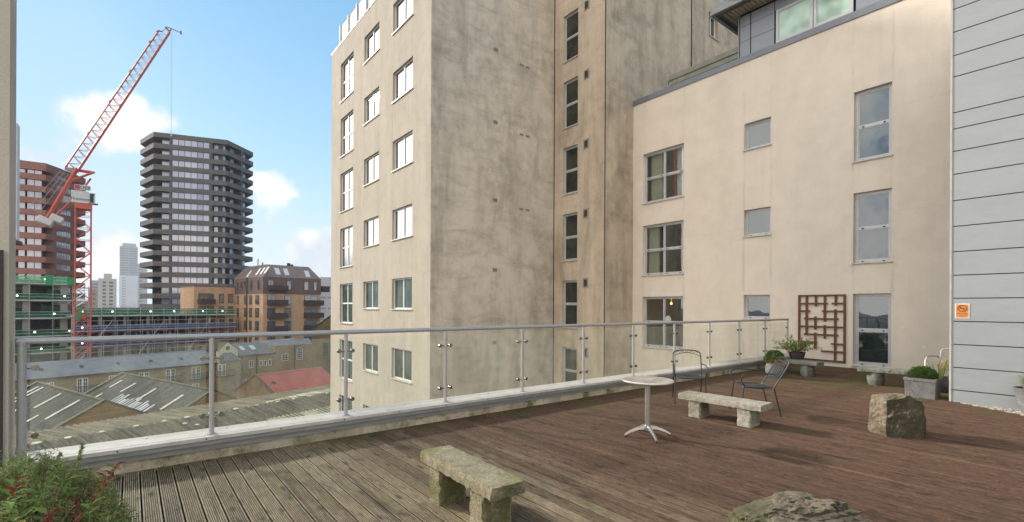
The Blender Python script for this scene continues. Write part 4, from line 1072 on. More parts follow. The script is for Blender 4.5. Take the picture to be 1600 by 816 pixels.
def yellow_pot():
    x, y = 12.62, 2.22
    T = thing('daffodil_pot', 'dark round pot of small yellow flowers between the square planter and the pale cladding', 'plant pot', (x, y, 0))
    p = MB(); p.lathe([(.11, 0), (.14, .04), (.17, .2), (.175, .27), (.16, .27), (.15, .24)], (x, y, 0), 24); p.build('pot', POT2, T)
    s = MB(); s.lathe([(.152, .24), (.01, .245)], (x, y, 0), 20); s.build('soil', M['dark2'], T)
    rnd = random.Random(4); st = MB(); fl = MB()
    for k in range(30):
        a = rnd.uniform(0, 6.28); r = rnd.uniform(.02, .2); h = rnd.uniform(.20, .42); b = Vector((x+math.cos(a)*r*.4, y+math.sin(a)*r*.4, .24)); t = Vector((x+math.cos(a)*r, y+math.sin(a)*r, .24+h)); st.tube([b, b.lerp(t, .5)+Vector((0, 0, .03)), t], .0035, 5)
        if k < 15:
            for q in range(6):
                an = q*math.pi/3; leaf(fl, t, Vector((math.cos(an), math.sin(an), .3)), Vector((0, 0, 1)), .038, .022, 0)
            fl.lathe([(.008, 0), (.012, .02), (.016, .026)], tuple(t), 8)
    st.build('stems', LIME, T); fl.build('flowers', YEL, T, smooth=None)
POT2 = simple('dark_glazed_pot', (.07, .075, .085), .35)
yellow_pot()
def grass_pot():
    x, y = 11.18, .86
    T = thing('grass_pot', 'tapered grey pot with a pale grass tuft cut by the right edge of the view', 'plant pot', (x, y, 0))
    p = MB(); p.lathe([(.12, 0), (.17, .18), (.215, .38), (.225, .40), (.20, .40), (.19, .37)], (x, y, 0), 28); p.build('pot', POT, T)
    s = MB(); s.lathe([(.192, .37), (.01, .375)], (x, y, 0), 20); s.build('soil', M['dark2'], T)
    rnd = random.Random(14); g_ = MB()
    for k in range(420):
        a = rnd.uniform(0, 6.28); r = rnd.uniform(0, .1); b = Vector((x+math.cos(a)*r, y+math.sin(a)*r, .37)); L = rnd.uniform(.18, .42); lean = rnd.uniform(.2, 1.0)
        d = Vector((math.cos(a), math.sin(a), 0)); m1 = b+d*L*.25*lean+Vector((0, 0, L*.55)); e = b+d*L*.8*lean+Vector((0, 0, L*(.75-.4*lean))); s_ = Vector((-d.y, d.x, 0))*.003; i = len(g_.v)
        g_.v += [tuple(b-s_), tuple(b+s_), tuple(m1+s_), tuple(m1-s_), tuple(e)]; g_.f += [(i, i+1, i+2, i+3), (i+3, i+2, i+4)]
    g_.build('grass_tuft', GRASS, T, smooth=None)
grass_pot()

# ---------------------------------------------------------------- trellis on the cream wall
def trellis():
    T = thing('wall_trellis', 'brown timber trellis of broken squares fixed to the cream wall', 'trellis', (XW, 5.42, .1))
    wood = simple('brown_stained_timber', (.14, .055, .032), .65, 0, .25, 10)
    f = Face(XW-.02, 0, 0, 1, flip=True); y0, y1, z0, z1 = 4.79, 6.02, .12, 2.05     # u = y; left in the picture is high y
    fr = MB(); w = .055
    f.box(fr, y0, y0+w, 0, .04, z0, z1); f.box(fr, y1-w, y1, 0, .04, z0, z1); f.box(fr, y0+w, y1-w, .002, .038, z1-.045, z1); f.box(fr, y0+w, y1-w, .002, .038, z0, z0+.045)
    fr.build('frame', wood, T)
    W_, H_ = y1-y0, z1-z0
    # measured in fractions of the frame: (from left, from top)
    V = [(.185, .0, .62), (.385, .0, .175), (.575, .0, .405), (.80, .0, .165), (.79, .22, 1.0), (.375, .33, .53), (.575, .455, .66), (.375, .575, .82)]
    Hs = [(.135, .0, .64), (.135, .72, 1.0), (.25, .0, .27), (.25, .52, 1.0), (.365, .13, .86), (.485, .0, 1.0), (.605, .13, .86), (.725, .0, .42), (.735, .71, 1.0), (.85, .5, 1.0)]
    s = MB()
    for x, a, b in V: u = y1-x*W_; f.box(s, u-.031, u+.031, .004, .026, max(z0+.045, z1-b*H_), min(z1-.045, z1-a*H_))
    s.build('upright', wood, T)
    s = MB()
    for zf, a, b in Hs: z = z1-zf*H_; f.box(s, min(y1-w, y1-a*W_), max(y0+w, y1-b*W_), .027, .046, z-.025, z+.025)
    s.build('cross_bar', wood, T)
trellis()
# ---------------------------------------------------------------- no smoking sign
def sign():
    T = thing('no_smoking_sign', 'small orange no smoking sign with a white border on the pale cladding', 'sign', (11.49, 1.72, 1.49))
    f = Face(11.5, 0, 0, 1, flip=True); y0, y1, z0, z1 = 1.635, 1.825, 1.485, 1.745
    b = MB(); f.box(b, y0, y1, .002, .007, z0, z1); b.build('backing', M['whiteframe'], T)
    o = MB(); f.box(o, y0+.014, y1-.014, .0071, .009, z0+.014, z1-.014); o.build('panel', simple('sign_orange', (.68, .24, .045), .5, 0, .08, 30), T)
    dk = simple('sign_print', (.10, .03, .01), .6); cy, cz = (y0+y1)/2, z1-.085
    r = MB(); n = 32
    ring = [f.p(cy+.058*math.cos(2*math.pi*k/n), .0105, cz+.052*math.sin(2*math.pi*k/n)) for k in range(n+1)]; r.tube(ring, .0048, 6, False)
    r.tube([f.p(cy+.038, .0105, cz+.036), f.p(cy-.038, .0105, cz-.036)], .0045, 6)
    f.box(r, cy-.036, cy+.018, .0095, .012, cz-.006, cz+.004); f.box(r, cy+.020, cy+.034, .0095, .012, cz-.006, cz+.004)
    r.tube([f.p(cy+.028, .0105, cz+.010), f.p(cy+.022, .0105, cz+.018), f.p(cy+.03, .0105, cz+.026)], .0022, 5)
    r.build('no_smoking_symbol', dk, T)
    def text(s, size, z, y=None, name='lettering'):
        c = bpy.data.curves.new(name, 'FONT'); c.body = s; c.size = size; c.align_x = 'CENTER'; c.extrude = .0006
        o = bpy.data.objects.new(name, c); COL.objects.link(o); dg = bpy.context.evaluated_depsgraph_get(); me = bpy.data.meshes.new_from_object(o.evaluated_get(dg)); bpy.data.objects.remove(o)
        mt = Matrix((( 0, 0, -1, 11.5-.0098), (-1, 0, 0, cy), (0, 1, 0, z), (0, 0, 0, 1))); me.transform(Matrix.Translation(-ORG[T.name]) @ mt); me.materials.clear(); me.materials.append(dk)
        o = bpy.data.objects.new(name, me); COL.objects.link(o); o.parent = T; ORG[o.name] = ORG[T.name]
    text('No smoking', .027, z0+.082); text('It is against the law to smoke', .0105, z0+.055); text('in these premises', .0105, z0+.036)
sign()
# fallen leaves and specks on the boards
def litter():
    rnd = random.Random(33); mb = MB()
    for k in range(170):
        x = rnd.uniform(.6, 12.5); y = rnd.choice([rnd.uniform(2, 6), rnd.uniform(5.5, 6.04)]); a = rnd.uniform(0, 6.28); L = rnd.uniform(.010, .03); d = Vector((math.cos(a), math.sin(a), rnd.uniform(-.05, .2)))
        leaf(mb, Vector((x, y, .006)), d, Vector((0, 0, 1)), L, L*.5, .1)
    o = mb.build('fallen_leaves', leaf_mat('dry_leaf', (.28, .20, .09), (.42, .34, .20)), None, smooth=None); tag(o, 'scattered small dry leaf fragments lying on the boards', 'leaf litter'); o['kind'] = 'stuff'
litter()

# ================================================================== THE CITY BEYOND
BX, BY = .945, .327            # level direction shared by the old brick buildings
M['corr_near'] = corr_mat('weathered_cement_sheet', (.098, .088, .066), (.115, .105, .055), .327, -.945, .4)
M['corr_far'] = corr_mat('dark_cement_sheet', (.082, .083, .080), (.095, .092, .065), BX, BY, .35)
M['skylight'] = simple('cloudy_rooflight', (.52, .50, .44), .95, 0, .3, 2, spec=.05)
M['verge'] = simple('mossy_verge', (.07, .07, .03), .95, 0, .5, 3)
M['old_brick'] = brick_mat('old_stock_brick', (.42, .32, .18), (.31, .23, .13), (.32, .27, .19), .5, 2.2, (.10, .085, .06), (BX, BY))
M['brown_brick'] = brick_mat('brown_gable_brick', (.33, .20, .09), (.24, .14, .06), (.12, .09, .06), .6, 2.2, (.05, .035, .02), (.327, -.945))
M['slate'] = simple('blue_grey_slate', (.235, .24, .255), .85, 0, .22, 1.2, .01, 5)
M['cream_paint'] = simple('cream_masonry', (.60, .55, .42), .9, 0, .12, 2)
M['red_roof'] = simple('red_sheet_roof', (.46, .105, .070), .7, 0, .14, .9)
M['white_paint'] = simple('white_joinery', (.78, .78, .75), .6)
M['iron_far'] = simple('black_ironwork', (.04, .04, .042), .7)
M['sheet'] = simple('bare_metal_sheet', (.42, .42, .43), .9, 0, .35, .8, spec=.1)

def corrugated(mb, P, u0, u1, n_wave, s_len, amp, rows=2, sub=6):
    """P(u, s, h): u across the waves, s down the slope (0..1), h off the sheet"""
    n = int(n_wave*sub); i0 = len(mb.v)
    for r in range(rows+1):
        for k in range(n+1):
            u = u0+(u1-u0)*k/n; mb.v.append(P(u, r/rows, amp*math.cos(2*math.pi*k/sub)))
    for r in range(rows):
        for k in range(n): a = i0+r*(n+1)+k; mb.f.append((a, a+1, a+n+2, a+n+1))
def near_roof():
    zr = -4.7; O = on_z(303, 650.7, zr); f = Face(O[0], O[1], BX, BY); u0, u1, WN, WR = -24, 17.5, 10.0, 5.0
    T = thing('workshop_roof', 'broad mossy low pitched corrugated roof seen just over the balustrade coping', 'building', f.p(-3, 2, -8.5))
    near = lambda u, w, h: f.p(u, w, zr-.145*w+h); rear = lambda u, w, h: f.p(u, -w, zr-.075*w+h)
    mb = MB(); corrugated(mb, lambda u, s, h: near(u, WN*s, h), u0, u1, (u1-u0)/.30, 1, .06, 6); mb.build('roof_sheet', M['corr_near'], T, smooth=60)
    mb = MB(); corrugated(mb, lambda u, s, h: rear(u, WR*s, h), u0, u1, (u1-u0)/.30, 1, .05, 3); mb.build('rear_roof_sheet', M['corr_moss'], T, smooth=60)
    for w, nm in ((-WR+.2, 'rear_wall'), (WN-.2, 'wall')):
        mb = MB(); f.box(mb, u0, u1, w, w-.25, GZ, zr-1.6 if w > 0 else zr-.6); mb.build(nm, M['old_brick'], T)
    rnd = random.Random(2); u = u0+1
    while u < u1:       # sealant caps along the ridge
        mb = MB(); n = 8; r = rnd.uniform(.09, .15); ring = [near(u+r*1.3*math.cos(2*math.pi*k/n)*rnd.uniform(.8, 1.1), .1+r*.9*math.sin(2*math.pi*k/n), .05) for k in range(n)]
        mb.hexa(ring, [(x, y, z+.03) for x, y, z in ring]); mb.build('sealant_cap', M['white_patch'], T); u += rnd.uniform(1.05, 1.45)
    for k in range(9):
        u = rnd.uniform(-17, 4); w = rnd.uniform(.5, 3.0); r = rnd.uniform(.07, .13); ring = [near(u+r*math.cos(2*math.pi*j/7)*rnd.uniform(.7, 1.3), w+r*.9*math.sin(2*math.pi*j/7), .05) for j in range(7)]
        mb = MB(); mb.hexa(ring, [(x, y, z+.02) for x, y, z in ring]); mb.build('sealant_cap', M['white_patch'], T)
    ua = f.hit(372, 650)[0]; mb = MB(); corrugated(mb, lambda u, s, h: near(u, 2.6+1.6*s, h+.025), ua, ua+5.6, 5.6/.26, 1, .045, 2); mb.build('newer_sheet', M['pale_sheet'], T, smooth=60)
    mb = MB(); ub = f.hit(416, 620)[0]; corrugated(mb, lambda u, s, h: rear(u, .5+1.5*s*min(1, (u-ub+.4)/4), h+.02), ub, u1-.2, (u1-.2-ub)/.26, 1, .04, 2); mb.build('lichen_covered_sheet', M['lichen'], T, smooth=60)
M['corr_moss'] = corr_mat('moss_covered_sheet', (.155, .135, .085), (.17, .155, .065), .327, -.945, .5); M['lichen'] = corr_mat('pale_lichen_sheet', (.50, .47, .36), (.44, .38, .20), .327, -.945, .9)
M['verge2'] = simple('lichen_ridge', (.27, .26, .17), .95, 0, .55, 1.4); M['white_patch'] = simple('pale_sealant', (.60, .57, .48), .8, 0, .2, 5); M['pale_sheet'] = simple('pale_sheet', (.30, .29, .20), .9, 0, .35, 1.5)
near_roof()

def warehouse(label, ux, w0, w1, lights, patch=None, seed=0):
    O = Vector((-6.2, 57.3, 0)); f = Face(O.x, O.y, BX, BY); zr = -5.0; hs, dr = 3.12, 1.75
    c = f.p(ux, (w0+w1)/2, GZ); T = thing('brick_warehouse', label, 'building', c, 'gabled workshops with cement sheet roofs')
    for sg, nm in ((-1, 'roof_slope'), (1, 'roof_slope')):
        mb = MB(); P = lambda w, s, h, sg=sg: f.p(ux+sg*hs*s, w, zr-dr*s+h)
        corrugated(mb, P, w0, w1, (w1-w0)/.30, 1, .022, 3); mb.build(nm, M['corr_far'], T, smooth=60)
        if sg == -1:
            for (w, s0, s1) in lights:
                g_ = MB(); q = [P(w-.17, s0, .04), P(w+.17, s0, .04), P(w+.17, s1, .04), P(w-.17, s1, .04)]; g_.hexa(q, [(a, b, z_+.04) for a, b, z_ in q]); g_.build('rooflight', M['skylight'], T)
            if patch:
                rnd = random.Random(seed)
                for k in range(patch[2]):
                    w = patch[0]+(patch[1]-patch[0])*k/patch[2]; g_ = MB(); s0 = rnd.uniform(.60, .78); wd = rnd.uniform(.2, .42)
                    q = [P(w, s0, .03), P(w+wd, s0, .03), P(w+wd, .98, .03), P(w, .98, .03)]; g_.hexa(q, [(a, b, z_+.02) for a, b, z_ in q]); g_.build('metal_sheet', M['sheet'], T)
    for w, nm, mt in ((w1-.02, 'gable_wall', 'brown_brick'), (w0+.02, 'gable_wall', 'old_brick')):
        mb = MB(); mb.hexa([f.p(ux-hs, w-.15, GZ), f.p(ux-hs, w+.15, GZ), f.p(ux+hs, w+.15, GZ), f.p(ux+hs, w-.15, GZ)], [f.p(ux-hs, w-.15, zr-dr), f.p(ux-hs, w+.15, zr-dr), f.p(ux+hs, w+.15, zr-dr), f.p(ux+hs, w-.15, zr-dr)])
        mb.hexa([f.p(ux-hs, w+.15, zr-dr), f.p(ux+hs, w+.15, zr-dr), f.p(ux, w+.15, zr-.02)], [f.p(ux-hs, w-.15, zr-dr), f.p(ux+hs, w-.15, zr-dr), f.p(ux, w-.15, zr-.02)])
        mb.build(nm, M[mt], T)
        v = MB(); up = .14
        for sg in (-1, 1):
            a = f.p(ux, w-.2, zr+.02); b = f.p(ux, w+.2, zr+.02); c_ = f.p(ux+sg*(hs+.1), w+.2, zr-dr-.03); d = f.p(ux+sg*(hs+.1), w-.2, zr-dr-.03)
            q = [a, b, c_, d]; v.hexa(q, [(x, y, z+up) for x, y, z in q])
        v.build('verge', M['verge'], T)
    mb = MB(); mb.tube([f.p(ux, w0, zr+.05), f.p(ux, w1, zr+.05)], .09, 6); mb.build('ridge', M['verge'], T)
    for sg in (-1, 1):
        mb = MB(); f.box(mb, ux+sg*(hs-.1), ux+sg*(hs-.25), w0, w1, GZ, zr-dr-.05); mb.build('side_wall', M['old_brick'], T)
warehouse('left gabled warehouse with a streaky dark sheet roof behind the corner rail post', 0, 0, 14.6, [(1.6, .12, .62), (2.6, .10, .72), (7.2, .12, .60), (11.4, .14, .72), (5.2, .72, .98), (9.6, .70, .98)])
warehouse('right gabled warehouse with rooflights and shiny metal sheets low on its dark roof', 6.24, -.9, 16.3, [(1.2, .25, .55), (4.2, .25, .6), (8.6, .28, .72), (13.6, .30, .8), (1.8, .78, .98)], (5.0, 12.2, 14), 4)

ROW = Face(-4.99, 85.75, BX, BY)
def old_win(f, T, px0, px1, py0, py1, kind='casement', name='window'):
    u0, z1 = f.hit(px0, py0); u1, z0 = f.hit(px1, py1)
    z0 = f.hit((px0+px1)/2, py1)[1]; z1 = f.hit((px0+px1)/2, py0)[1]
    fr = MB(); t = .09
    f.box(fr, u0, u0+t, .0, .07, z0, z1); f.box(fr, u1-t, u1, .0, .07, z0, z1); f.box(fr, u0+t, u1-t, .0, .07, z1-t, z1); f.box(fr, u0+t, u1-t, 0, .07, z0, z0+t)
    if kind == 'french':
        um = (u0+u1)/2; f.box(fr, um-.10, um+.10, 0, .068, z0+t, z1-t)
        for a, b in ((u0+t, um-.10), (um+.10, u1-t)):
            c = (a+b)/2; f.box(fr, c-.022, c+.022, 0, .05, z0+t, z1-t)
            for k in range(1, 4): z = z0+(z1-z0)*k/4; f.box(fr, a, b, 0, .048, z-.022, z+.022)
    elif kind == 'casement':
        um = (u0+u1)/2; f.box(fr, um-.04, um+.04, 0, .06, z0+t, z1-t)
        for k in range(1, 3): z = z0+(z1-z0)*k/3; f.box(fr, u0+t, u1-t, 0, .05, z-.022, z+.022)
    elif kind == 'grid':
        for k in (1, 2): u = u0+(u1-u0)*k/3; f.box(fr, u-.025, u+.025, 0, .06, z0+t, z1-t)
        for k in range(1, 5): z = z0+(z1-z0)*k/5; f.box(fr, u0+t, u1-t, 0, .05, z-.022, z+.022)
    w = fr.build(name, M['white_paint'], T)
    p = MB(); f.box(p, u0+.02, u1-.02, .002, .02, z0+.02, z1-.02); p.build('pane', M['pane_dark'], w)
    return u0, u1, z0, z1
def juliet(f, T, u0, u1, z0, z1):
    b = MB(); 
    for z in (z0, z1-.06): f.box(b, u0, u1, .5, .54, z, z+.05)
    n = max(3, int((u1-u0)/.14))
    for k in range(n+1): u = u0+(u1-u0)*k/n; f.box(b, u-.015, u+.015, .505, .535, z0, z1)
    for u in (u0, u1-.03): f.box(b, u, u+.03, 0, .5, z1-.06, z1-.01); f.box(b, u, u+.03, 0, .5, z0, z0+.05)
    f.box(b, u0, u1, 0, .5, z0-.06, z0-.01)
    b.build('balcony', M['iron_far'], T)
def row_house():
    f = ROW; T = thing('brick_terrace', 'long low brick terrace with a blue slate roof and white french windows', 'building', f.p(4, -3, GZ))
    ue = f.hit(337, 560)[0]; u0 = -30
    m_ = MB(); f.box(m_, u0, ue, -6, 0, GZ, -7.5); m_.build('wall', M['old_brick'], T)
    m_ = MB(); q0 = [f.p(u0, .35, -7.56), f.p(ue, .35, -7.56), f.p(ue, -3, -5.78), f.p(u0, -3, -5.78)]; m_.hexa([(a, b, c-.12) for a, b, c in q0], q0)
    q1 = [f.p(u0, -3, -5.785), f.p(ue, -3, -5.785), f.p(ue, -6.3, -7.5), f.p(u0, -6.3, -7.5)]; m_.hexa([(a, b, c-.12) for a, b, c in q1], q1); m_.build('roof', M['slate'], T)
    g_ = MB(); f.box(g_, u0, ue, .36, .48, -7.74, -7.62); g_.build('gutter', M['iron_far'], T)
    for a in range(-28, int(ue)-1, 4):
        v = MB(); q = [f.p(a, -1.1, -6.78), f.p(a+.4, -1.1, -6.78), f.p(a+.4, -1.5, -6.55), f.p(a, -1.5, -6.55)]; v.hexa(q, [(x, y, z+.07) for x, y, z in q]); v.build('roof_vent', M['iron_far'], T)
    for (a, b, c, d) in ((69, 84, 598, 621), (120, 137.5, 591, 614), (170, 187, 586.6, 608), (217, 233, 582, 602), (259, 273.6, 577, 597), (299.5, 313, 573.3, 592.5), (28, 44, 602, 626)):
        u0_, u1_, z0, z1 = old_win(f, T, a, b, c, d, 'french', 'french_window')
        if a not in (69,): juliet(f, T, u0_-.25, u1_+.95, z0+.02, z0+.95)
    for (a, b, c, d) in ((300, 311, 599.5, 605.5),): old_win(f, T, a, b, c, d, 'casement')
    p = MB(); u = f.hit(335, 580)[0]; p.tube([f.p(u-.3, .12, -7.7), f.p(u-.3, .12, GZ)], .08, 6); u = f.hit(365, 580)[0]; p.build('downpipe', M['iron_far'], T)
row_house()
def gatehouse():
    f = ROW; T = thing('gabled_brick_house', 'brick house with a cream painted gable and two roof windows at the terrace end', 'building', f.p(21, -3, GZ))
    ua, ub, uc = f.hit(337, 560)[0]+.02, f.hit(369.5, 560)[0], f.hit(429, 555)[0]
    m_ = MB(); f.box(m_, ua, ub, -5, .4, GZ, -6.9); f.box(m_, ub, uc, -6, 0, GZ, -6.65); m_.build('wall', M['old_brick'], T)
    um = (ua+ub)/2
    g_ = MB(); g_.hexa([f.p(ua, .42, -8.0), f.p(ub, .42, -8.0), f.p(ub, .42, -5.7), f.p(um, .42, -4.35), f.p(ua, .42, -5.7)], [f.p(ua, .15, -8.0), f.p(ub, .15, -8.0), f.p(ub, .15, -5.7), f.p(um, .15, -4.35), f.p(ua, .15, -5.7)]); g_.build('cream_gable', M['cream_paint'], T)
    v = MB()
    for x, z in ((ua, -5.7), (ub, -5.7)):
        q = [f.p(um, .5, -4.33), f.p(um, -5, -4.33), f.p(x+(x-um)*.04, -5, z-.06), f.p(x+(x-um)*.04, .5, z-.06)]; v.hexa([(a, b, c) for a, b, c in q], [(a, b, c+.12) for a, b, c in q])
    v.build('gable_roof', M['verge'], T)
    o = MB(); o.tube([f.p(um, .43, -5.35), f.p(um, .47, -5.35)], .34, 16); o.build('round_window', M['pane_dark'], T)
    # small hipped roof below the gable
    h = MB(); q = [f.p(ua-.2, 1.6, -7.35), f.p(ub+.1, 1.6, -7.35), f.p(ub-1.0, .44, -6.1), f.p(ua+.8, .44, -6.1)]; h.hexa([(a, b, c-.15) for a, b, c in q], q); h.build('porch_roof', M['slate_dark'], T)
    h = MB(); f.box(h, ua, ub-.1, .4, 1.5, GZ, -7.45); h.build('porch_wall', M['old_brick'], T)
    fp = Face(*[c for c in f.p(0, 1.5, 0)[:2]], BX, BY)
    a = old_win(fp, T, 340.5, 352.5, 569.5, 588, 'french', 'french_window'); juliet(fp, T, a[0]-.3, a[1]+1.2, a[2], a[2]+.95)
    r = MB(); q = [f.p(ub-.3, .3, -6.72), f.p(uc+.1, .3, -6.72), f.p(uc-.9, -3, -4.95), f.p(ub-.3, -3, -4.95)]; r.hexa([(x, y, z-.12) for x, y, z in q], q)
    q = [f.p(ub-.3, -3, -4.955), f.p(uc-.9, -3, -4.955), f.p(uc+.1, -6.2, -6.7), f.p(ub-.3, -6.2, -6.7)]; r.hexa([(x, y, z-.12) for x, y, z in q], q)
    ro = r.build('roof', M['slate_dark'], T)
    for (u0, u1) in (f.hit(382, 545)[0], f.hit(388, 545)[0]), (f.hit(398, 544)[0], f.hit(405, 544)[0]):
        s = MB(); q = [f.p(u0, -.9, -6.02), f.p(u1, -.9, -6.02), f.p(u1, -2.0, -5.43), f.p(u0, -2.0, -5.43)]; s.hexa(q, [(x, y, z+.10) for x, y, z in q]); s.build('roof_window', M['bright_glass'], ro)
    for w in ((389, 396.5, 563, 574.3, 'casement'), (405.7, 409.6, 562.8, 572, 'plain'), (412.2, 416.4, 562.6, 571.6, 'plain'), (419, 423.8, 562, 571, 'plain'), (379, 389, 593.2, 603, 'french')): old_win(f, T, *w)
    p = MB()
    for px in (373, 400.5):
        u = f.hit(px, 570)[0]; p2 = MB(); p2.tube([f.p(u, .12, -6.9), f.p(u, .12, GZ)], .09, 6); p2.build('downpipe', M['iron_far'], T)
    g2 = MB(); f.box(g2, ub, uc, .31, .43, -6.92, -6.8); g2.build('gutter', M['iron_far'], T)
M['slate_dark'] = simple('dark_slate', (.15, .155, .17), .85, 0, .25, 1.5, .01, 5); M['bright_glass'] = simple('bright_rooflight_glass', (.62, .64, .66), .6, spec=.2)
gatehouse()
def parapet_house():
    f = ROW; T = thing('parapet_brick_house', 'yellow brick house with a grey parapet coping and an arched window above the red roof', 'building', f.p(30, -3, GZ))
    ua, ub = f.hit(429, 555)[0]+.02, f.hit(488, 550)[0]
    m_ = MB(); f.box(m_, ua, ub, -7, 0, GZ, -5.62); m_.build('wall', M['old_brick'], T)
    m_ = MB(); q = [f.p(ua-.4, .08, -5.6), f.p(ub, .08, -5.6), f.p(ub, -1.2, -4.6), f.p(ua-.4, -1.2, -4.6)]; m_.hexa([(x, y, z-.1) for x, y, z in q], q); m_.build('coping', M['slate'], T)
    m_ = MB(); f.box(m_, ua, ub, -7, -1.25, -5.6, -4.9); m_.build('flat_roof', M['slate'], T)
    old_win(f, T, 440, 450, 553, 564, 'casement')
    a = old_win(f, T, 463.5, 472.5, 546.5, 562, 'grid', 'arched_window'); u0, u1, z0, z1 = a
    s = MB(); n = 10; um = (u0+u1)/2; r = (u1-u0)/2; ring = [f.p(um+r*math.cos(math.pi*k/n), .05, z1+r*.55*math.sin(math.pi*k/n)) for k in range(n+1)]; s.tube(ring, .05, 5, False)
    s.v = s.v; s.build('arch', M['white_paint'], T)
    s = MB(); s.v = [f.p(um+r*math.cos(math.pi*k/n), .01, z1+r*.55*math.sin(math.pi*k/n)) for k in range(n+1)]; s.f = [tuple(range(n+1))]; s.build('fanlight', M['pane_dark'], T)
    u = f.hit(460, 560)[0]; p = MB(); p.tube([f.p(u, .1, -5.7), f.p(u, .1, GZ)], .08, 6); p.build('downpipe', M['iron_far'], T)
parapet_house()
def dark_gable():
    O = EYE+ray(487.5, HZ)*70; f = Face(O.x, O.y, BX, BY); z = lambda py: f.hit(488, py)[1]
    T = thing('brown_brick_mill', 'tall brown brick gable rising behind the edge of the pale tower', 'building', f.p(5, -4, GZ))
    za = f.hit(487.8, 517)[1]; u2, z2 = f.hit(520, 492); m_ = MB(); sl = (z2-za)/u2; L = 13
    pts = [(0, GZ), (2*L, GZ), (2*L, za), (L, za+sl*L), (0, za)]
    bk = (O-EYE).normalized()*9+CR*3; bk.z = 0; far = lambda q: (q[0]+bk.x, q[1]+bk.y, q[2]); m_.hexa([f.p(u, 0, zz) for u, zz in pts], [far(f.p(u, 0, zz)) for u, zz in pts]); m_.build('gable_wall', M['brown_brick2'], T)
    c = MB()
    for a, b in (((-.2, za-.05), (L, za+sl*L)), ((2*L, za), (L, za+sl*L))):
        q = [f.p(a[0], .12, a[1]), f.p(b[0], .12, b[1]), far(f.p(b[0], 0, b[1])), far(f.p(a[0], 0, a[1]))]; c.hexa([(x, y, w+.02) for x, y, w in q], [(x, y, w+.25) for x, y, w in q])
    c.build('roof', M['verge'], T)
    u0, z1 = f.hit(503.5, 534); u1, z0 = f.hit(513, 558); w = MB(); f.box(w, u0, u1, 0, .12, z0, z1); wo = w.build('shutter', simple('green_grey_shutter', (.14, .18, .15), .8), T)
    w = MB(); f.box(w, u0+.1, (u0+u1)/2-.04, .121, .14, z0+.15, z1-.15); f.box(w, (u0+u1)/2+.04, u1-.1, .121, .14, z0+.15, z1-.15); w.build('shutter_panel', M['pane_dark'], wo)
M['brown_brick2'] = brick_mat('mill_brick', (.32, .21, .10), (.24, .15, .075), (.12, .09, .06), .5, 2.2, (.06, .045, .03), (BX, BY))
dark_gable()
def red_building():
    f = Face(11.01, 60.33, BX, BY); zr = -6.2; L = 8.6; hs, dr = 4.2, 2.05
    T = thing('red_roofed_workshop', 'small brick workshop with a dull red pitched roof and a dark flue', 'building', f.p(4, 0, GZ))
    r = MB(); P = lambda u, s, h: f.p(u, hs*s, zr-dr*s+h); corrugated(r, P, -.1, L, L/.25, 1, .018, 2); r.build('red_roof', M['red_roof'], T, smooth=60)
    r = MB(); P = lambda u, s, h: f.p(u, -hs*s, zr-dr*s+h); corrugated(r, P, -.1, L, L/.25, 1, .018, 2); r.build('rear_roof', M['red_roof'], T, smooth=60)
    r = MB(); P2 = lambda u, s, h: f.p(u, hs*s, zr-dr*s+h); corrugated(r, P2, L+.05, L+9, 36, 1, .02, 2); r.build('dark_roof', M['corr_far'], T, smooth=60)
    r = MB(); r.tube([f.p(-.1, 0, zr+.04), f.p(L, 0, zr+.04)], .09, 6); r.build('ridge', simple('pale_red_ridge', (.48, .20, .17), .7), T)
    for w in (0, L+8.9):
        g_ = MB(); pts = [(-hs, GZ), (hs, GZ), (hs, zr-dr), (0, zr-.03), (-hs, zr-dr)]
        g_.hexa([f.p(w, a, z) for a, z in pts], [f.p(w-.25 if w else w+.25, a, z) for a, z in pts]); g_.build('gable_wall', M['brown_brick'], T)
    g_ = MB()
    for sg in (-1, 1):
        q = [f.p(-.15, 0, zr+.02), f.p(.12, 0, zr+.02), f.p(.12, sg*hs*1.02, zr-dr*1.02), f.p(-.15, sg*hs*1.02, zr-dr*1.02)]; g_.hexa(q, [(x, y, z+.08) for x, y, z in q])
    g_.build('verge', M['verge'], T)
    s = MB(); f.box(s, .3, L+8.8, hs-.3, hs-.1, GZ, zr-dr-.05); s.build('side_wall', M['old_brick'], T)
    for (a, b, c, d) in ((L+1.4, L+2.4, .25, .6), (L+1.9, L+3.3, .72, .92)):
        q = [P2(a, c, .05), P2(b, c, .05), P2(b, d, .05), P2(a, d, .05)]; g2 = MB(); g2.hexa(q, [(x, y, z+.04) for x, y, z in q]); g2.build('rooflight', M['skylight'], T)
    x, y = on_z(427, 612, -8.0); p = MB(); p.tube([(x, y, -9), (x, y, -7.2)], .16, 8); po = p.build('flue', M['flue'], T); p = MB(); p.lathe([(.1, 0), (.30, .05), (.30, .22), (.1, .36)], (x, y, -7.2), 10); p.build('cowl', M['iron_far'], po)
M['flue'] = simple('grey_flue', (.12, .12, .11), .6)
red_building()

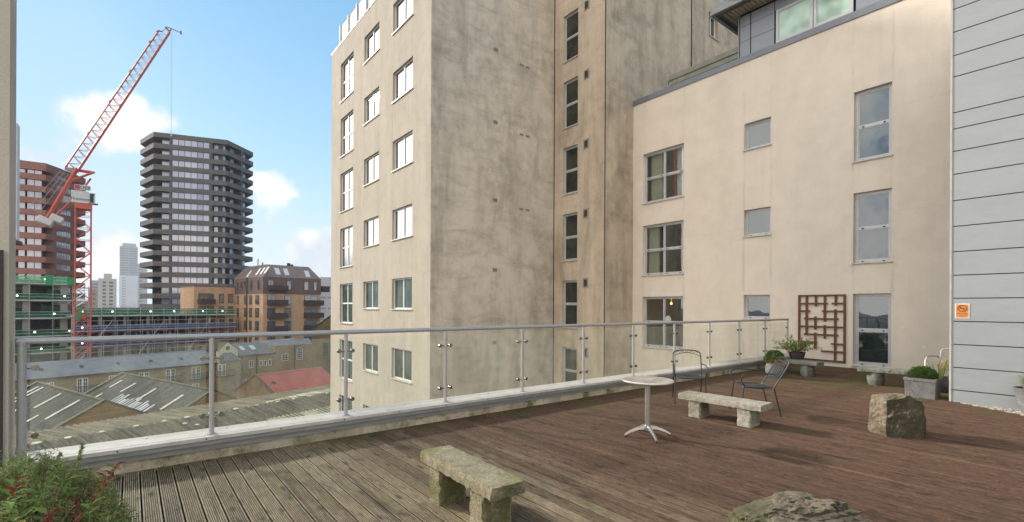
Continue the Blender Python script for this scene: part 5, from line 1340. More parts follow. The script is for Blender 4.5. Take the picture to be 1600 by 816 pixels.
# ---------------------------------------------------------------- building site
M['conc'] = simple('raw_concrete', (.34, .32, .27), .9, 0, .2, .5); M['green_net'] = net_mat('green_debris_net', (.07, .30, .15), .55); M['green_dark'] = simple('dark_green_sheet', (.02, .085, .05), .8, 0, .4, .6)
M['scaf'] = simple('scaffold_tube', (.48, .47, .45), .5, .3, .2, 2); M['slabw'] = simple('pale_slab_edge', (.60, .62, .58), .8, 0, .1, 1); M['blue_net'] = simple('blue_barrier', (.07, .10, .24), .8, 0, .35, .9)
M['maroon'] = simple('maroon_board', (.16, .05, .06), .8, 0, .3, 1); M['site_dark'] = simple('unlit_interior', (.07, .06, .055), .95, 0, .6, .35); M['lampw'] = emit('site_lamp', (.95, 1, .92), 3.0)
M['vivid_green'] = simple('green_hoarding', (.04, .30, .12), .7)
def frame_block(label, f, u0, u1, zs, depth, bay, seed, net=True, blue=False, colw=.55):
    T = thing('building_frame', label, 'building', f.p((u0+u1)/2, -depth/2, GZ)); rnd = random.Random(seed)
    for z in zs: s = MB(); f.box(s, u0, u1, -depth, 0, z-.32, z); s.build('floor_slab', M['conc'], T); s = MB(); f.box(s, u0-.2, u1+.2, .01, .35, z-.16, z+.12); s.build('slab_edge', M['slabw'], T)
    b = MB(); f.box(b, u0, u1, -depth, -depth*.45, GZ, zs[0]-.33); b.build('core', M['site_dark'], T)
    u = u0+.3
    while u < u1:
        for w in (-.6, -depth*.4): c = MB(); f.box(c, u-colw/2, u+colw/2, w-.5, w, GZ, zs[0]-.33); c.build('column', M['conc'], T)
        u += bay
    tops = zs
    for i, z in enumerate(zs):
        n = MB(); f.box(n, u0, u1, .40, .42, z+.05, z+(1.35 if i == 0 else 1.15))
        if net or i == 0: n.build('debris_net', M['green_net'], T)
        elif blue:
            n = MB(); f.box(n, u0, u1, .40, .45, z+.15, z+.95); n.build('barrier_mesh', M['blue_net'], T); n = MB(); f.box(n, u0, u1, .36, .5, z-.34, z-.05); n.build('toe_board', M['maroon'], T)
        if net and i < len(zs):
            zz = zs[i+1] if i+1 < len(zs) else z-3
            s = MB(); a = u0+1
            while a < u1-2.5:
                wd = rnd.uniform(2.0, 3.6); f.box(s, a, a+wd, -2.2, -2.1, zz+.2, zz+rnd.uniform(1.4, 2.4)); a += wd+rnd.uniform(.4, 2)
            s.build('hung_sheet', M['green_dark'], T)
        k = 0; a = u0+1.2
        while a < u1:
            l = MB(); f.box(l, a, a+.24, .46, .5, z+.62, z+.86); l.build('site_lamp', M['lampw'], T); a += rnd.uniform(4, 6.5)
            if i > 0 and blue: break
    t = MB(); a = u0; r = .045
    while a <= u1+.1:
        t.tube([f.p(a, .55, GZ), f.p(a, .55, zs[0]+1.5)], r, 4); t.tube([f.p(a, 1.6, GZ), f.p(a, 1.6, zs[0]-1.0)], r, 4) if blue else None
        a += 2.1 if blue else 3.2
    for z in zs:
        for h in (.55, 1.1): t.tube([f.p(u0, .56, z+h), f.p(u1, .56, z+h)], r, 4)
        if blue: t.tube([f.p(u0, 1.6, z-1.0), f.p(u1, 1.6, z-1.0)], r, 4); t.tube([f.p(u0, 1.6, z-2.0), f.p(u1, 1.6, z-2.0)], r, 4)
    if blue:
        a = u0
        while a < u1-6: t.tube([f.p(a, 1.62, zs[-1]), f.p(a+5.5, 1.62, zs[0]-1)], r, 4); a += 9
    t.build('scaffold', M['scaf'], T); return T
FS = Face(*gp(20, 86), BX, BY)
uR = FS.hit(112, 480)[0]
frame_block('concrete building frame with green netting on every floor, beside the red crane mast', FS, -14, uR-.3, [5.65, 2.55, -.75, -4.1, -7.2, -10.4], 14, 5.2, 3, True, False, 1.0)
f2 = Face(*FS.p(0, 4.0, 0)[:2], BX, BY); uE = f2.hit(367, 490)[0]
frame_block('long low building frame with blue scaffold barriers and green netting on top', f2, f2.hit(113, 490)[0], uE, [-.35, -3.35, -6.3, -9.4], 16, 4.0, 8, False, True, .4)
def site_bits():
    T = thing('site_stair_tower', 'scaffold stair tower rising between the two building frames', 'scaffold', FS.p(uR+.6, .6, GZ)); s = MB(); rnd = random.Random(1)
    for u in (uR-.1, uR+1.6):
        for w in (.9, 3.2): s.tube([FS.p(u, w, GZ), FS.p(u, w, 5.2)], .05, 4)
    z = GZ
    while z < 5:
        for w in (.9, 3.2): s.tube([FS.p(uR-.1, w, z), FS.p(uR+1.6, w, z)], .04, 4)
        s.tube([FS.p(uR-.1, .9, z), FS.p(uR+1.6, .9, z+1.5)], .04, 4); z += 1.5
    s.build('scaffold', M['scaf'], T)
    s = MB(); z = GZ+1
    while z < 4.6: s.hexa([FS.p(uR-.1, 1.0, z), FS.p(uR+1.6, 1.0, z+1.4), FS.p(uR+1.6, 2.0, z+1.4), FS.p(uR-.1, 2.0, z)], [FS.p(uR-.1, 1.0, z+.12), FS.p(uR+1.6, 1.0, z+1.52), FS.p(uR+1.6, 2.0, z+1.52), FS.p(uR-.1, 2.0, z+.12)]); z += 1.5
    s.build('stair_flight', M['slabw'], T)
    for (px, y0, y1, lab, mt) in ((74.5, 430, 446, 'bright green hoarding panel standing on the top slab, left one', 'vivid_green'), (107.5, 434, 446, 'bright green hoarding panel at the right end of the top slab', 'vivid_green'), (120, 480, 500, 'tall green hoarding panel beside the crane mast foot', 'vivid_green'), (127, 491, 499, 'orange red site box at the crane mast foot', None)):
        u, z1 = f2.hit(px, y0); z0 = f2.hit(px, y1)[1]; m_ = MB(); f2.box(m_, u-.5, u+.5, .7, .95, z0, z1); f2.box(m_, u-.42, u+.42, .96, 1.0, z0+.15, z1-.15)
        o = m_.build('hoarding_panel' if mt else 'site_box', M[mt] if mt else simple('orange_red', (.55, .10, .04), .7)); recentre(o, f2.p(u, .8, z0)); tag(o, lab, 'hoarding' if mt else 'box')
site_bits()

# ---------------------------------------------------------------- tower crane
def crane():
    red = simple('crane_red', (.50, .095, .06), .5, .1, .12, 1); wh = simple('crane_white', (.58, .57, .53), .5, 0, .06, 1); gy = simple('crane_grey', (.30, .31, .33), .6)
    D = 80.0; g0 = gp(129.5, D); f = Face(*g0, g0[1], -g0[0])     # u runs right across the view
    base = -.4; T = thing('tower_crane', 'red luffing tower crane with white cab and counterweight over the building site', 'crane', f.p(0, -1, GZ))
    h = .98; zt = f.hit(129, 326)[1]
    m_ = MB()
    for u in (-h, h):
        for w in (0, -2*h): m_.tube([f.p(u, w, GZ), f.p(u, w, zt)], .125, 6)
    m_.build('mast_chords', red, T)
    m_ = MB(); z = GZ; k = 0
    while z < zt-.5:
        z2 = min(z+2.0, zt)
        for w in (0, -2*h): m_.tube([f.p(-h if k % 2 else h, w, z), f.p(h if k % 2 else -h, w, z2)], .05, 4); m_.tube([f.p(-h, w, z2), f.p(h, w, z2)], .045, 4)
        for u in (-h, h): m_.tube([f.p(u, 0 if k % 2 else -2*h, z), f.p(u, -2*h if k % 2 else 0, z2)], .05, 4)
        z = z2; k += 1
    m_.build('mast_lattice', red, T)
    m_ = MB(); f.box(m_, -h-.15, h+.15, -2*h-.15, .15, zt, zt+.9); m_.build('slewing_ring', red, T)
    z0 = f.hit(129, 318)[1]
    cb = MB(); u0, u1 = f.hit(111, 300)[0], f.hit(139, 300)[0]; f.box(cb, u0, u1, -2.6, .25, z0, f.hit(125, 298.5)[1]); cb.build('machinery_housing', wh, T, bevel=.05)
    cb = MB(); v0, v1 = f.hit(139.4, 303)[0], f.hit(153.5, 303)[0]; za, zb = f.hit(146, 318)[1], f.hit(146, 302)[1]
    for (ua, ub, zc, zd) in ((v0, v1, za, za+.12), (v0, v1-.4, zb-.1, zb), (v0, v0+.12, za, zb), (v1-.5, v1-.36, za, zb)): f.box(cb, ua, ub, -1.8, -.2, zc, zd)
    cab = cb.build('cab', wh, T); cg = MB(); f.box(cg, v0+.13, v1-.55, -1.7, -.3, za+.13, zb-.12); cg.build('cab_glass', M['pane_dark'], cab)
    cb = MB(); f.box(cb, f.hit(99, 310)[0], u0-.05, -2.2, -.2, f.hit(100, 316)[1], f.hit(100, 306)[1]); cb.build('winch', gy, T)
    sg = MB(); s0, s1 = f.hit(116, 293)[0], f.hit(141, 293)[0]; zz0, zz1 = f.hit(128, 297.5)[1], f.hit(128, 289.5)[1]; f.box(sg, s0, s1, .26, .32, zz0, zz1); so_ = sg.build('sign_board', wh, T)
    def text(s, size, u, z, mat, par, nm):
        c = bpy.data.curves.new(nm, 'FONT'); c.body = s; c.size = size; c.align_x = 'CENTER'; c.extrude = .01
        o = bpy.data.objects.new(nm, c); COL.objects.link(o); dg = bpy.context.evaluated_depsgraph_get(); me = bpy.data.meshes.new_from_object(o.evaluated_get(dg)); bpy.data.objects.remove(o)
        q = f.p(u, .35 if par is not T else .28, z); E3 = f.e; mt = Matrix(((E3.x, 0, f.n.x, q[0]), (E3.y, 0, f.n.y, q[1]), (0, 1, 0, q[2]), (0, 0, 0, 1)))
        me.transform(Matrix.Translation(-ORG[T.name]) @ mt); me.materials.clear(); me.materials.append(mat); o = bpy.data.objects.new(nm, me); COL.objects.link(o); o.parent = par; ORG[o.name] = ORG[T.name]
    ink = simple('sign_ink', (.06, .06, .09), .6)
    text('KIER', .80, (s0+s1)/2+.35, zz0+.12, ink, so_, 'lettering'); text('Thomsett', .62, (u0+u1)/2, z0+.45, ink, T, 'lettering')
    rb = MB(); f.box(rb, s0+.05, s0+.65, .325, .34, zz0+.08, zz1-.08); rb.build('sign_mark', simple('sign_red', (.55, .03, .06), .6), so_)
    # boom: counterweight end, pivot and tip all lie on one line
    def pt(px, py): u, z = f.hit(px, py); return u, z
    A = Vector(pt(70, 343)); Bp = Vector(pt(121, 266)); Tp = Vector(pt(268, 44)); L = (Tp-A).length
    d = (Tp-A).normalized(); nrm = Vector((-d.y, d.x))          # points up-left
    def q(s, off, w): c = A+d*s+nrm*off; return f.p(c.x, w, c.y)
    sp = (Bp-A).length
    jb = MB(); wo = .8
    for w in (-.4, -2.0): jb.tube([q(sp, .0, w), q(L, .0, w)], .13, 5)
    jb.tube([q(sp-.3, 1.55, -1.2), q(L-1.2, 1.35, -1.2)], .13, 5); jb.build('jib_chords', red, T)
    jl = MB(); s = sp; k = 0; st = 1.35
    while s < L-1.6:
        tw = 1.5
        for w in (-.4, -2.0): jl.tube([q(s, .0, w), q(s+st*.5, tw-.1, -1.2)], .05, 4); jl.tube([q(s+st*.5, tw-.1, -1.2), q(s+st, 0, w)], .035, 4)
        jl.tube([q(s, 0, -.4), q(s, 0, -2.0)], .035, 4)
        if k % 5 == 0: jl.tube([q(s-.2, 0, -.4), q(s+.2, 0, -.4)], .2, 6); jl.tube([q(s-.2, tw, -1.2), q(s+.2, tw, -1.2)], .17, 6)
        s += st; k += 1
    jl.build('jib_lattice', simple('crane_red_dark', (.42, .12, .08), .6), T)
    cj = MB()
    for w in (-.3, -2.1): cj.tube([q(0, -.1, w), q(sp+.3, .25, w)], .26, 6)
    cj.tube([q(.8, -.7, -.3), q(sp*.55, -1.6, -.3)], .18, 6); cj.tube([q(sp*.5, -1.7, -.3), q(sp-.2, -1.9, -.6)], .18, 6)
    cj.tube([q(sp-.4, 1.5, -1.2), q(sp+.8, -1.6, -.6)], .26, 6); cj.tube([q(sp-2, 0, -.3), q(sp+1, -1.9, -.3)], .2, 6)
    cj.build('counter_jib', red, T)
    cw = MB(); 
    for k, (a, o1, o2) in enumerate(((-.7, -1.0, .9), (.3, -1.9, -.3))):
        pts = [(a, o1), (a+1.1, o1), (a+1.1, o2), (a, o2)]
        cw.hexa([q(s_, o_, .1) for s_, o_ in pts], [q(s_, o_, -2.4) for s_, o_ in pts])
    cw.build('counterweight', wh, T, bevel=.12)
    wk = MB()
    for off in (1.0, 1.7, 2.4): wk.tube([q(.8, off, -.5), q(sp-1.2, off*.72, -.5)], .035, 4)
    s = .8
    while s < sp-1.0: wk.tube([q(s, .9, -.5), q(s, 2.35*(1-.28*s/sp), -.5)], .03, 4); s += .8
    wk.build('walkway', gy, T)
    hd = MB(); hd.tube([q(L-1.6, 0, -1.2), q(L-.2, .2, -1.2), q(L+.1, .9, -1.2)], .16, 5); t1 = pt(263, 38); t2 = pt(284, 47); hd.tube([f.p(t1[0], -1.2, t1[1]), f.p(t2[0], -1.2, t2[1])], .07, 5); hd.tube([f.p(t2[0], -1.2, t2[1]-.3), f.p(t2[0], -1.2, t2[1]+.3)], .16, 6)
    t0 = pt(250, 44); hd.tube([f.p(t0[0]-.4, -1.2, t0[1]-.3), f.p(t0[0], -1.2, t0[1]), f.p(t0[0]+.5, -1.2, t0[1])], .13, 5); hd.tube([f.p(t0[0]+.4, -1.2, t0[1]), f.p(t1[0], -1.2, t1[1])], .04, 4)
    hd.build('jib_head', simple('crane_red_dark', (.25, .08, .05), .6), T)
    rp = MB(); t3 = pt(269.8, 46); t4 = pt(270, 206)
    for o_ in (-.06, .06): rp.tube([f.p(t3[0]+o_, -1.2, t3[1]), f.p(t3[0]+o_, -1.2, t4[1])], .02, 4)
    rp.tube([f.p(t3[0], -1.2, t4[1]), f.p(t3[0], -1.2, t4[1]-.5)], .12, 6)
    rp.build('hoist_rope', M['slabw'], T)
    fl = MB(); c = pt(110.5, 262.5); fl.tube([f.p(c[0]-.6, -.8, c[1]), f.p(c[0]+.5, -.8, c[1]-.5)], .3, 8); fl.build('floodlight', gy, T)
crane()

# ---------------------------------------------------------------- banded apartment towers
def banded(name, label, pts, py_top, ref, floors, fh, band_h, wallm, bandm, panem, strips, coremat, top_band, inset=2.4):
    """pts: (px, t) front corners left to right; strips: (segment, px0, px1, panes, setback)"""
    t = thing(name, label, 'building', (*gp(*pts[ref]), GZ)); G = [Vector((*gp(px, tt), 0)) for px, tt in pts]
    ztop = zat(py_top, pts[ref][1], pts[ref][0])
    bl = G[0].normalized()*20+CR*8; br_ = G[-1].normalized()*20-CR*8; poly = [tuple(g_[:2]) for g_ in G] + [tuple((G[-1]+br_)[:2]), tuple((G[0]+bl)[:2])]
    cen = Vector((sum(p[0] for p in poly)/len(poly), sum(p[1] for p in poly)/len(poly), 0))
    def ins(d):
        out = []
        for p in poly: v = Vector((p[0], p[1], 0))-cen; out.append(tuple((cen+v*(1-d/v.length*1.25))[:2]))
        return out
    c = MB(); c.prism(ins(inset), GZ, ztop-1.2); c.build('core', M[coremat], t)
    faces = [Face(G[i].x, G[i].y, G[i+1].x-G[i].x, G[i+1].y-G[i].y) for i in range(len(G)-1)]
    def uof(i, px):
        return faces[i].hit(px, HZ)[0]
    # window bays standing forward of the core
    for (i, a, b, n, sb, kind) in strips:
        f = faces[i]; u0, u1 = uof(i, a), uof(i, b)
        if kind == 'pier': m_ = MB(); f.box(m_, u0, u1, -3, -.02, GZ, ztop-.6); m_.build('pier', M[wallm], t); continue
        m_ = MB(); f.box(m_, u0, u1, -sb-3, -sb-.12, GZ, ztop-1.2); m_.build('wall', M[wallm], t)
    for k in range(floors):
        zt = ztop-k*fh; bh = band_h if k else top_band
        m_ = MB(); m_.prism(poly, zt-bh, zt); m_.build('floor_band', M[bandm], t)
        zb0 = zt-fh if k else ztop-fh
        for (i, a, b, n, sb, kind) in strips:
            if kind == 'pier': continue
            f = faces[i]; u0, u1 = uof(i, a), uof(i, b); m_ = MB(); w = (u1-u0)/n
            for j in range(n): f.box(m_, u0+w*j+.08, u0+w*(j+1)-.08, -sb-.11, -sb-.04, zt-fh+.04, zt-bh-.06)
            m_.build('window', M[panem], t)
    return t, faces, ztop
M['dk_brick'] = simple('charcoal_brick', (.080, .080, .084), .85, 0, .12, .8); M['dk_band'] = simple('charcoal_brick_band', (.118, .116, .118), .85, 0, .12, .8)
M['rd_brick'] = simple('red_brown_brick', (.25, .115, .085), .85, 0, .14, .8); M['rd_band'] = simple('red_brown_brick_band', (.30, .135, .10), .85, 0, .12, .8)
M['recess'] = simple('balcony_recess', (.045, .045, .045), .9, 0, .4, .5); M['recess_r'] = simple('balcony_recess_brown', (.075, .055, .05), .9, 0, .4, .5)
def painted_sky_pane():
    m, t, out = newmat('painted_sky_pane'); g = N(t, 'ShaderNodeNewGeometry'); c = mixc(t, g.outputs['Random Per Island'], (.20, .20, .30), (.42, .42, .52))  # lavender base colour stands in for the reflected sky
    p = pbsdf(t, out, c, .06, 0, None, 0, .8); p.inputs['IOR'].default_value = 2.0; return m
M['pane_painted_sky'] = painted_sky_pane()
banded('charcoal_tower', 'dark charcoal banded apartment tower with wraparound balconies, right of the crane', [(218, 141.7), (238.7, 135), (354, 141.4), (394.5, 152.9)], 206, 1, 21, 3.02, 1.35, 'dk_brick', 'dk_band', 'pane_painted_sky',
       [(1, 249, 263.5, 1, 1.6, 'w'), (1, 267.5, 326, 6, .25, 'w'), (1, 331.5, 347, 2, 1.3, 'w'), (2, 354, 358, 1, 1.3, 'w'), (2, 366, 372, 1, 1.5, 'w'), (2, 379, 388, 2, 1.2, 'w'), (1, 263.5, 267.5, 1, 0, 'pier'), (1, 326, 331, 1, 0, 'pier'), (2, 376, 378.5, 1, 0, 'pier')], 'recess', 1.3)
banded('russet_tower', 'red brown banded apartment tower behind the crane at the left edge', [(-30, 119), (26, 121), (70.7, 124), (88, 127.5), (133, 139)], 249.5, 1, 19, 3.02, 1.45, 'rd_brick', 'rd_band', 'pane_painted_sky',
       [(0, -20, 22, 6, .3, 'w'), (1, 27, 38, 1, .5, 'w'), (1, 40.5, 64, 2, .5, 'w'), (3, 89.5, 112.5, 6, .25, 'w'), (2, 83.5, 88, 1, 0, 'pier'), (3, 112.5, 116, 1, 0, 'pier')], 'recess_r', 2.0)

# ---------------------------------------------------------------- brick and zinc apartment block
def apartment():
    brick = brick_mat('orange_brick', (.62, .40, .24), (.50, .30, .17), (.46, .35, .25), .3, 3.0, (.30, .18, .10), (1, .5)); zinc = simple('brown_zinc', (.16, .115, .105), .9, 0, .15, 1, spec=.1); zinc2 = simple('grey_brown_zinc_roof', (.24, .205, .195), .9, 0, .15, 1, spec=.1)
    C0 = Vector((*gp(411, 108), 0)); C1 = Vector((*gp(501, 118), 0)); C2 = Vector((*gp(366, 119), 0)); C3 = C1+C2-C0
    T = thing('brick_apartment_block', 'orange brick apartment block with dark zinc top storeys and mansard roof', 'building', (C0.x, C0.y, GZ))
    fr = Face(C0.x, C0.y, C1.x-C0.x, C1.y-C0.y); fl = Face(C2.x, C2.y, C0.x-C2.x, C0.y-C2.y); LR = (C1-C0).length; LL = (C0-C2).length
    ze = zat(432.4, 108, 411); zb = zat(459, 108, 411); zr = zat(413, 110.5, 419)
    P = [C0, C1, C3, C2]; b = MB(); b.prism([(p.x, p.y) for p in P], GZ, zb); b.build('brick_wall', brick, T)
    cen = (C0+C3)/2; Pz = [cen+(p-cen)*1.006 for p in P]; b = MB(); b.prism([(p.x, p.y) for p in Pz], zb+.01, ze); b.build('zinc_storey', zinc, T)
    Q = [cen+(p-cen)*s for p, s in zip(P, (.72, .72, .72, .72))]; b = MB(); Pe = [cen+(p-cen)*1.012 for p in P]
    b.hexa([(p.x, p.y, ze+.01) for p in Pe], [(p.x, p.y, zr) for p in Q]); ro = b.build('mansard_roof', zinc2, T)
    s = MB()
    for a, b_, c_, d_ in ((Pe[0], Pe[1], Q[0], Q[1]), (Pe[3], Pe[0], Q[3], Q[0])):
        n = int((b_-a).length/.75)
        for k in range(1, n):
            x = a.lerp(b_, k/n); y = c_.lerp(d_, k/n); s.tube([(x.x, x.y, ze+.05), (y.x, y.y, zr+.03)], .045, 4)
    s.build('standing_seam', zinc, ro)
    def rl(face, px, py, w, h, par=ro):     # roof windows laid in the slope
        u = face.hit(px, HZ)[0]; L = LR if face is fr else LL; zc = zat(py, 109.5, px); k = (zc-ze)/(zr-ze)
        base = C0 if face is fr else C2; off = 1.0+ (cen-base).dot(-face.n)*0
        dep = abs((cen-base).dot(face.n))*.28
        for s_ in (1,):
            q = []
            for du, dk in ((-w, -h), (w, -h), (w, h), (-w, h)): kk = k+dk; q.append(face.p(u+du, -dep*kk+.10, ze+(zr-ze)*kk))
            m_ = MB(); m_.hexa(q, [tuple(Vector(v)+face.n*.12+Vector((0, 0, .08))) for v in q]); m_.build('roof_window', M['bright_glass'], par)
    for px, py in ((436, 423.5), (449.5, 424), (482, 425.5)): rl(fr, px, py, .5, .26)
    for px, py in ((399, 424), (405.5, 423.5), (411, 423), (386, 426)): rl(fl, px, py, .35, .26)
    fh = 2.98
    def win(face, px0, px1, z0, z1, nm='window', split=True):
        u0, u1 = face.hit(px0, HZ)[0], face.hit(px1, HZ)[0]; w = MB(); face.box(w, u0, u1, .03, .14, z0, z1); wo = w.build(nm, M['dkframe'], T)
        g_ = MB(); um = (u0+u1)/2
        if split and u1-u0 > 1.1: face.box(g_, u0+.08, um-.04, .141, .15, z0+.08, z1-.08); face.box(g_, um+.04, u1-.08, .141, .15, z0+.08, z1-.08)
        else: face.box(g_, u0+.08, u1-.08, .141, .15, z0+.08, z1-.08)
        g_.build('pane', M['pane_apt'], wo)
    for k in range(7):
        z1 = zb-.25-k*fh; z0 = z1-2.15
        for a, mt in ((421+3*(k % 3), 'pot_far'), (433+2*(k % 2), 'chair_far'), (480+4*(k % 3), 'chair_far'), (494-2*(k % 2), 'pot_far')):
            u = fr.hit(a, HZ)[0]; m_ = MB(); h_ = .5+.25*((k*7+a) % 3)
            m_.hexa([fr.p(u-.16, .6, z0), fr.p(u+.16, .6, z0), fr.p(u+.16, .95, z0), fr.p(u-.16, .95, z0)][::-1], [fr.p(u-.24, .5, z0+h_), fr.p(u+.24, .5, z0+h_), fr.p(u+.24, 1.05, z0+h_), fr.p(u-.24, 1.05, z0+h_)][::-1])
            m_.build('balcony_planter' if mt == 'pot_far' else 'balcony_seat', M[mt], T)
        win(fr, 417.5, 430, z0, z1); win(fr, 444.5, 454.5, z0, z1); win(fr, 475.5, 496, z0, z1)
        for a, b_ in ((370.5, 373), (382, 385.5), (390, 393.5), (399.5, 404.5)): win(fl, a, b_, z0, z1, split=False)
        for (a, b_) in ((417, 446.5), (474.5, 502)):
            u0, u1 = fr.hit(a, HZ)[0], fr.hit(b_, HZ)[0]; m_ = MB(); fr.box(m_, u0, u1, 0, 1.5, z0-.22, z0-.02); fr.box(m_, u0, u1, 1.42, 1.5, z0, z0+1.05); fr.box(m_, u0, u0+.07, 0, 1.42, z0, z0+1.05); fr.box(m_, u1-.07, u1, 0, 1.42, z0, z0+1.05)
            m_.build('balcony', M['balc'], T)
    z1 = ze-.7; z0 = z1-2.1
    win(fr, 418, 427, z0, z1); win(fr, 447.5, 454.5, z0, z1); win(fr, 474.5, 481.5, z0, z1); win(fr, 489.5, 494.5, z0, z1)
    for a, b_ in ((370.5, 372.5), (376.5, 379), (382, 384), (391, 394), (402.5, 405)): win(fl, a, b_, z0, z1, split=False)
    u0, u1 = fr.hit(417, HZ)[0], fr.hit(446.5, HZ)[0]; m_ = MB(); fr.box(m_, u0, u1, 0, 1.4, z0-.25, z0+.9); m_.build('balcony', M['balc'], T)
    u0 = fr.hit(503, HZ)[0]; m_ = MB(); fr.box(m_, LR+.2, LR+1.8, -1, 1, z0-.3, z0+1.1); m_.build('balcony', M['balc'], T)
    u = fl.hit(386.5, HZ)[0]; m_ = MB(); m_.tube([fl.p(u, .15, ze), fl.p(u, .15, GZ)], .12, 6); m_.build('downpipe', M['iron_far'], T)
    q = cen.lerp(C2, .45); m_ = MB(); m_.tube([(q.x, q.y, zr-.2), (q.x, q.y, zr+2.0)], .14, 6); m_.tube([(q.x+1, q.y, zr-.2), (q.x+1, q.y, zr+1.2)], .2, 6); m_.build('roof_flue', M['conc'], T)
    q = cen+Vector((3, 1, 0)); m_ = MB(); m_.box(q.x-.5, q.x+.1, q.y-.4, q.y+.4, zr-.1, zr+1.2); m_.box(q.x+.3, q.x+.8, q.y-.4, q.y+.4, zr-.1, zr+.9); m_.build('chimney', M['brown'], T)
    # lower neighbour
    f = Face(*gp(303, 112), fr.e.x, fr.e.y); u1 = f.hit(367, HZ)[0]; zt = zat(447.5, 112, 320)
    T2 = thing('low_brick_block', 'lower orange brick block with a small balcony at the charcoal tower base', 'building', f.p(u1/2, -5, GZ))
    b = MB(); f.box(b, 0, u1, -11, 0, GZ, zt); b.build('brick_wall', brick, T2); b = MB(); f.box(b, -.1, u1+.1, -11.1, .1, zt+.01, zt+.25); b.build('parapet', zinc, T2)
    for k in range(5):
        z1 = zt-1.6-k*fh; z0 = z1-2.3
        for a, b_ in ((310, 334), (342, 349.5), (356, 364)):
            ua, ub = f.hit(a, HZ)[0], f.hit(b_, HZ)[0]; w = MB(); f.box(w, ua, ub, .02, .12, z0, z1); wo = w.build('window', M['dkframe'], T2); g_ = MB(); n = 3 if ub-ua > 2 else 1
            for j in range(n): f.box(g_, ua+(ub-ua)*j/n+.08, ua+(ub-ua)*(j+1)/n-.06, .121, .13, z0+.08, z1-.08)
            g_.build('pane', M['pane_apt'], wo)
        ua, ub = f.hit(308.5, HZ)[0], f.hit(334, HZ)[0]; m_ = MB(); f.box(m_, ua, ub, 0, 1.4, z0-.2, z0+.95); m_.build('balcony', M['balc'], T2)
M['dkframe'] = simple('dark_bronze_frame', (.05, .042, .04), .6, .2); M['pane_apt'] = glass_reflect('apartment_pane', 2.4, (.06, .07, .075), (1, 1, 1), .003, .5); M['balc'] = simple('dark_balcony', (.055, .035, .033), .7, 0, .3, 1)
M['pot_far'] = simple('leafy_green', (.06, .12, .03), .8, 0, .5, 3); M['chair_far'] = simple('pale_seat', (.42, .40, .36), .7, 0, .3, 3)
apartment()

# ---------------------------------------------------------------- far buildings
def far_block(name, label, px0, px1, t, py, mat, cols, fh, wc, panem, depth=22, gap=.35, top=None):
    g0 = gp(px0, t); gm = gp((px0+px1)/2, t); f = Face(*g0, gm[1], -gm[0]); u1 = f.hit(px1, HZ)[0]; zt = f.hit(px0, py)[1]; depth = min(depth, u1*.5); T = thing(name, label, 'building', f.p(u1/2, -depth/2, GZ))
    b = MB(); f.box(b, 0, u1, -depth, 0, GZ, zt); b.build('wall', mat, T)
    for c0, c1 in cols:
        z = zt-fh*.8
        n = 0
        w = MB()
        while z > GZ+fh and n < 60: f.box(w, u1*c0, u1*c1, .02, .1, z-fh*wc, z); z -= fh; n += 1
        w.build('window_column', panem, T)
    if top: b = MB(); f.box(b, u1*top[0], u1*top[1], -depth*.7, -2, zt+.01, zt+top[2]); b.build('roof_plant', mat, T)
    return T
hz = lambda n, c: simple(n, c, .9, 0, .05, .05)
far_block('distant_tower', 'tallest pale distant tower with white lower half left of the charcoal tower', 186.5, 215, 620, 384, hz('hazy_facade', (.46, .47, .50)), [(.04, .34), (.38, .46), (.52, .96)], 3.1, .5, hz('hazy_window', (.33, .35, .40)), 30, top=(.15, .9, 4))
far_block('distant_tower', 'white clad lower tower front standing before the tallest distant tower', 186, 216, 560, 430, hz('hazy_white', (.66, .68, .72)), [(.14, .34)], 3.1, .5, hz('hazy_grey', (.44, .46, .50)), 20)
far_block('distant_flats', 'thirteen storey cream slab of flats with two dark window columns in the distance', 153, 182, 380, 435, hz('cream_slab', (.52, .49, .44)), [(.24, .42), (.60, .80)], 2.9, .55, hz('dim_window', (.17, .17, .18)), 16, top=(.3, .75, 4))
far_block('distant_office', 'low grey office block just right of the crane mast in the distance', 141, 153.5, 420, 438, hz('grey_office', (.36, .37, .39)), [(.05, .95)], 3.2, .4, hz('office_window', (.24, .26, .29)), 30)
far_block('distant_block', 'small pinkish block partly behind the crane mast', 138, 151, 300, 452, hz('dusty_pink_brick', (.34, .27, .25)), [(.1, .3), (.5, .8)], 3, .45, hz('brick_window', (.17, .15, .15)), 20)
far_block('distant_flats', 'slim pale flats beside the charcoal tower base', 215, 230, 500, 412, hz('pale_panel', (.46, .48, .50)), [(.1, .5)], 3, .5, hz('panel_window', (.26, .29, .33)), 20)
far_block('glazed_hall', 'pale grey glazed building right of the brick apartment block', 500, 560, 150, 433, hz('pale_grey_panel', (.46, .47, .49)), [(.0, .15), (.2, .34), (.4, .6)], 3.4, .12, hz('panel_joint', (.26, .27, .29)), 30)
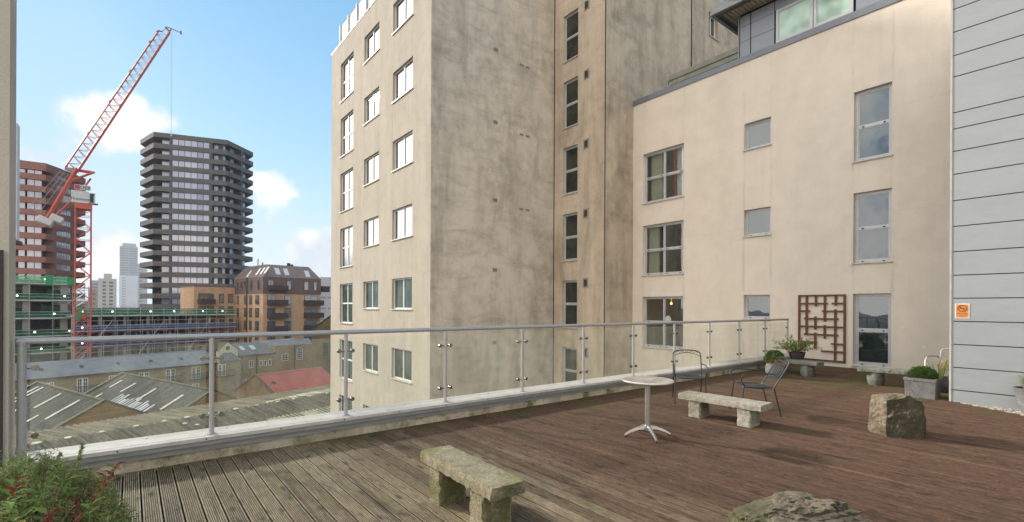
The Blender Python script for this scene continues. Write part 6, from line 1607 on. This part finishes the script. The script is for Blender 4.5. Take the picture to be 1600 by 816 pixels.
for (a, b, t, y, c, lab) in ((100, 140, 330, 470, (.25, .22, .20), 'low brown terrace roofs behind the crane mast foot'), (380, 470, 260, 466, (.24, .22, .21), 'low brown block hidden mostly behind the brick apartments'), (150, 240, 300, 481, (.30, .24, .20), 'low brick terrace below the distant flats')):
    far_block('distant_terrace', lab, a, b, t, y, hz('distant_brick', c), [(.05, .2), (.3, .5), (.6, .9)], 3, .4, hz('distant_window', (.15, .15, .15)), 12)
def bare_tree(loc, h, seed, label):
    rnd = random.Random(seed); T = thing('bare_tree', label, 'tree', loc, 'bare winter trees beyond the building site'); tr = MB(); cr = MB(); base = Vector(loc)
    tr.tube([base, base+Vector((0, 0, h*.4))], [.35, .22], 6)
    def br(p, d, L, r, n):
        e = p+d*L; cr.tube([p, (p+e)/2+rdir(rnd)*L*.08, e], [r, r*.8, r*.55], 4, False)
        if n == 0: return
        for _ in range(4): br(p+d*L*rnd.uniform(.5, 1), (d*1.1+rdir(rnd, .2)*.85).normalized(), L*rnd.uniform(.55, .8), r*.55, n-1)
    for _ in range(6): br(base+Vector((0, 0, h*rnd.uniform(.25, .4))), (Vector((0, 0, .9))+rdir(rnd)*.8).normalized(), h*.25, .16, 4)
    tr.build('trunk', BARE, T); cr.build('crown', BARE, T, smooth=None)
for i, (px, t, top, lab) in enumerate(((176, 190, 476, 'leftmost bare tree beyond the low building frame'), (186, 200, 472, 'second bare tree beyond the low building frame'), (196, 185, 469, 'tallest bare tree in front of the white distant tower'), (206, 200, 472, 'bare tree just left of the charcoal tower'), (214, 190, 475, 'bare tree touching the charcoal tower base'), (166, 230, 480, 'small bare tree below the cream slab of flats'))):
    x, y = gp(px, t); bare_tree((x, y, GZ), zat(top, t, px)-GZ, 40+i, lab)

# ---------------------------------------------------------------- the air over the city
def haze():
    me = MB(); me.box(-900, 1400, -900, 1400, -14.5, 130); m, t, out = newmat('haze_air'); v = N(t, 'ShaderNodeVolumePrincipled'); v.inputs['Color'].default_value = (.93, .95, 1, 1)
    v.inputs['Density'].default_value = HAZE; v.inputs['Anisotropy'].default_value = .2; t.links.new(v.outputs[0], out.inputs['Volume'])
    o = me.build('haze', m, None, smooth=None); o['kind'] = 'stuff'; o['label'] = 'thin pale haze between the terrace and the distant towers'; o['category'] = 'haze'
if HAZE: haze()
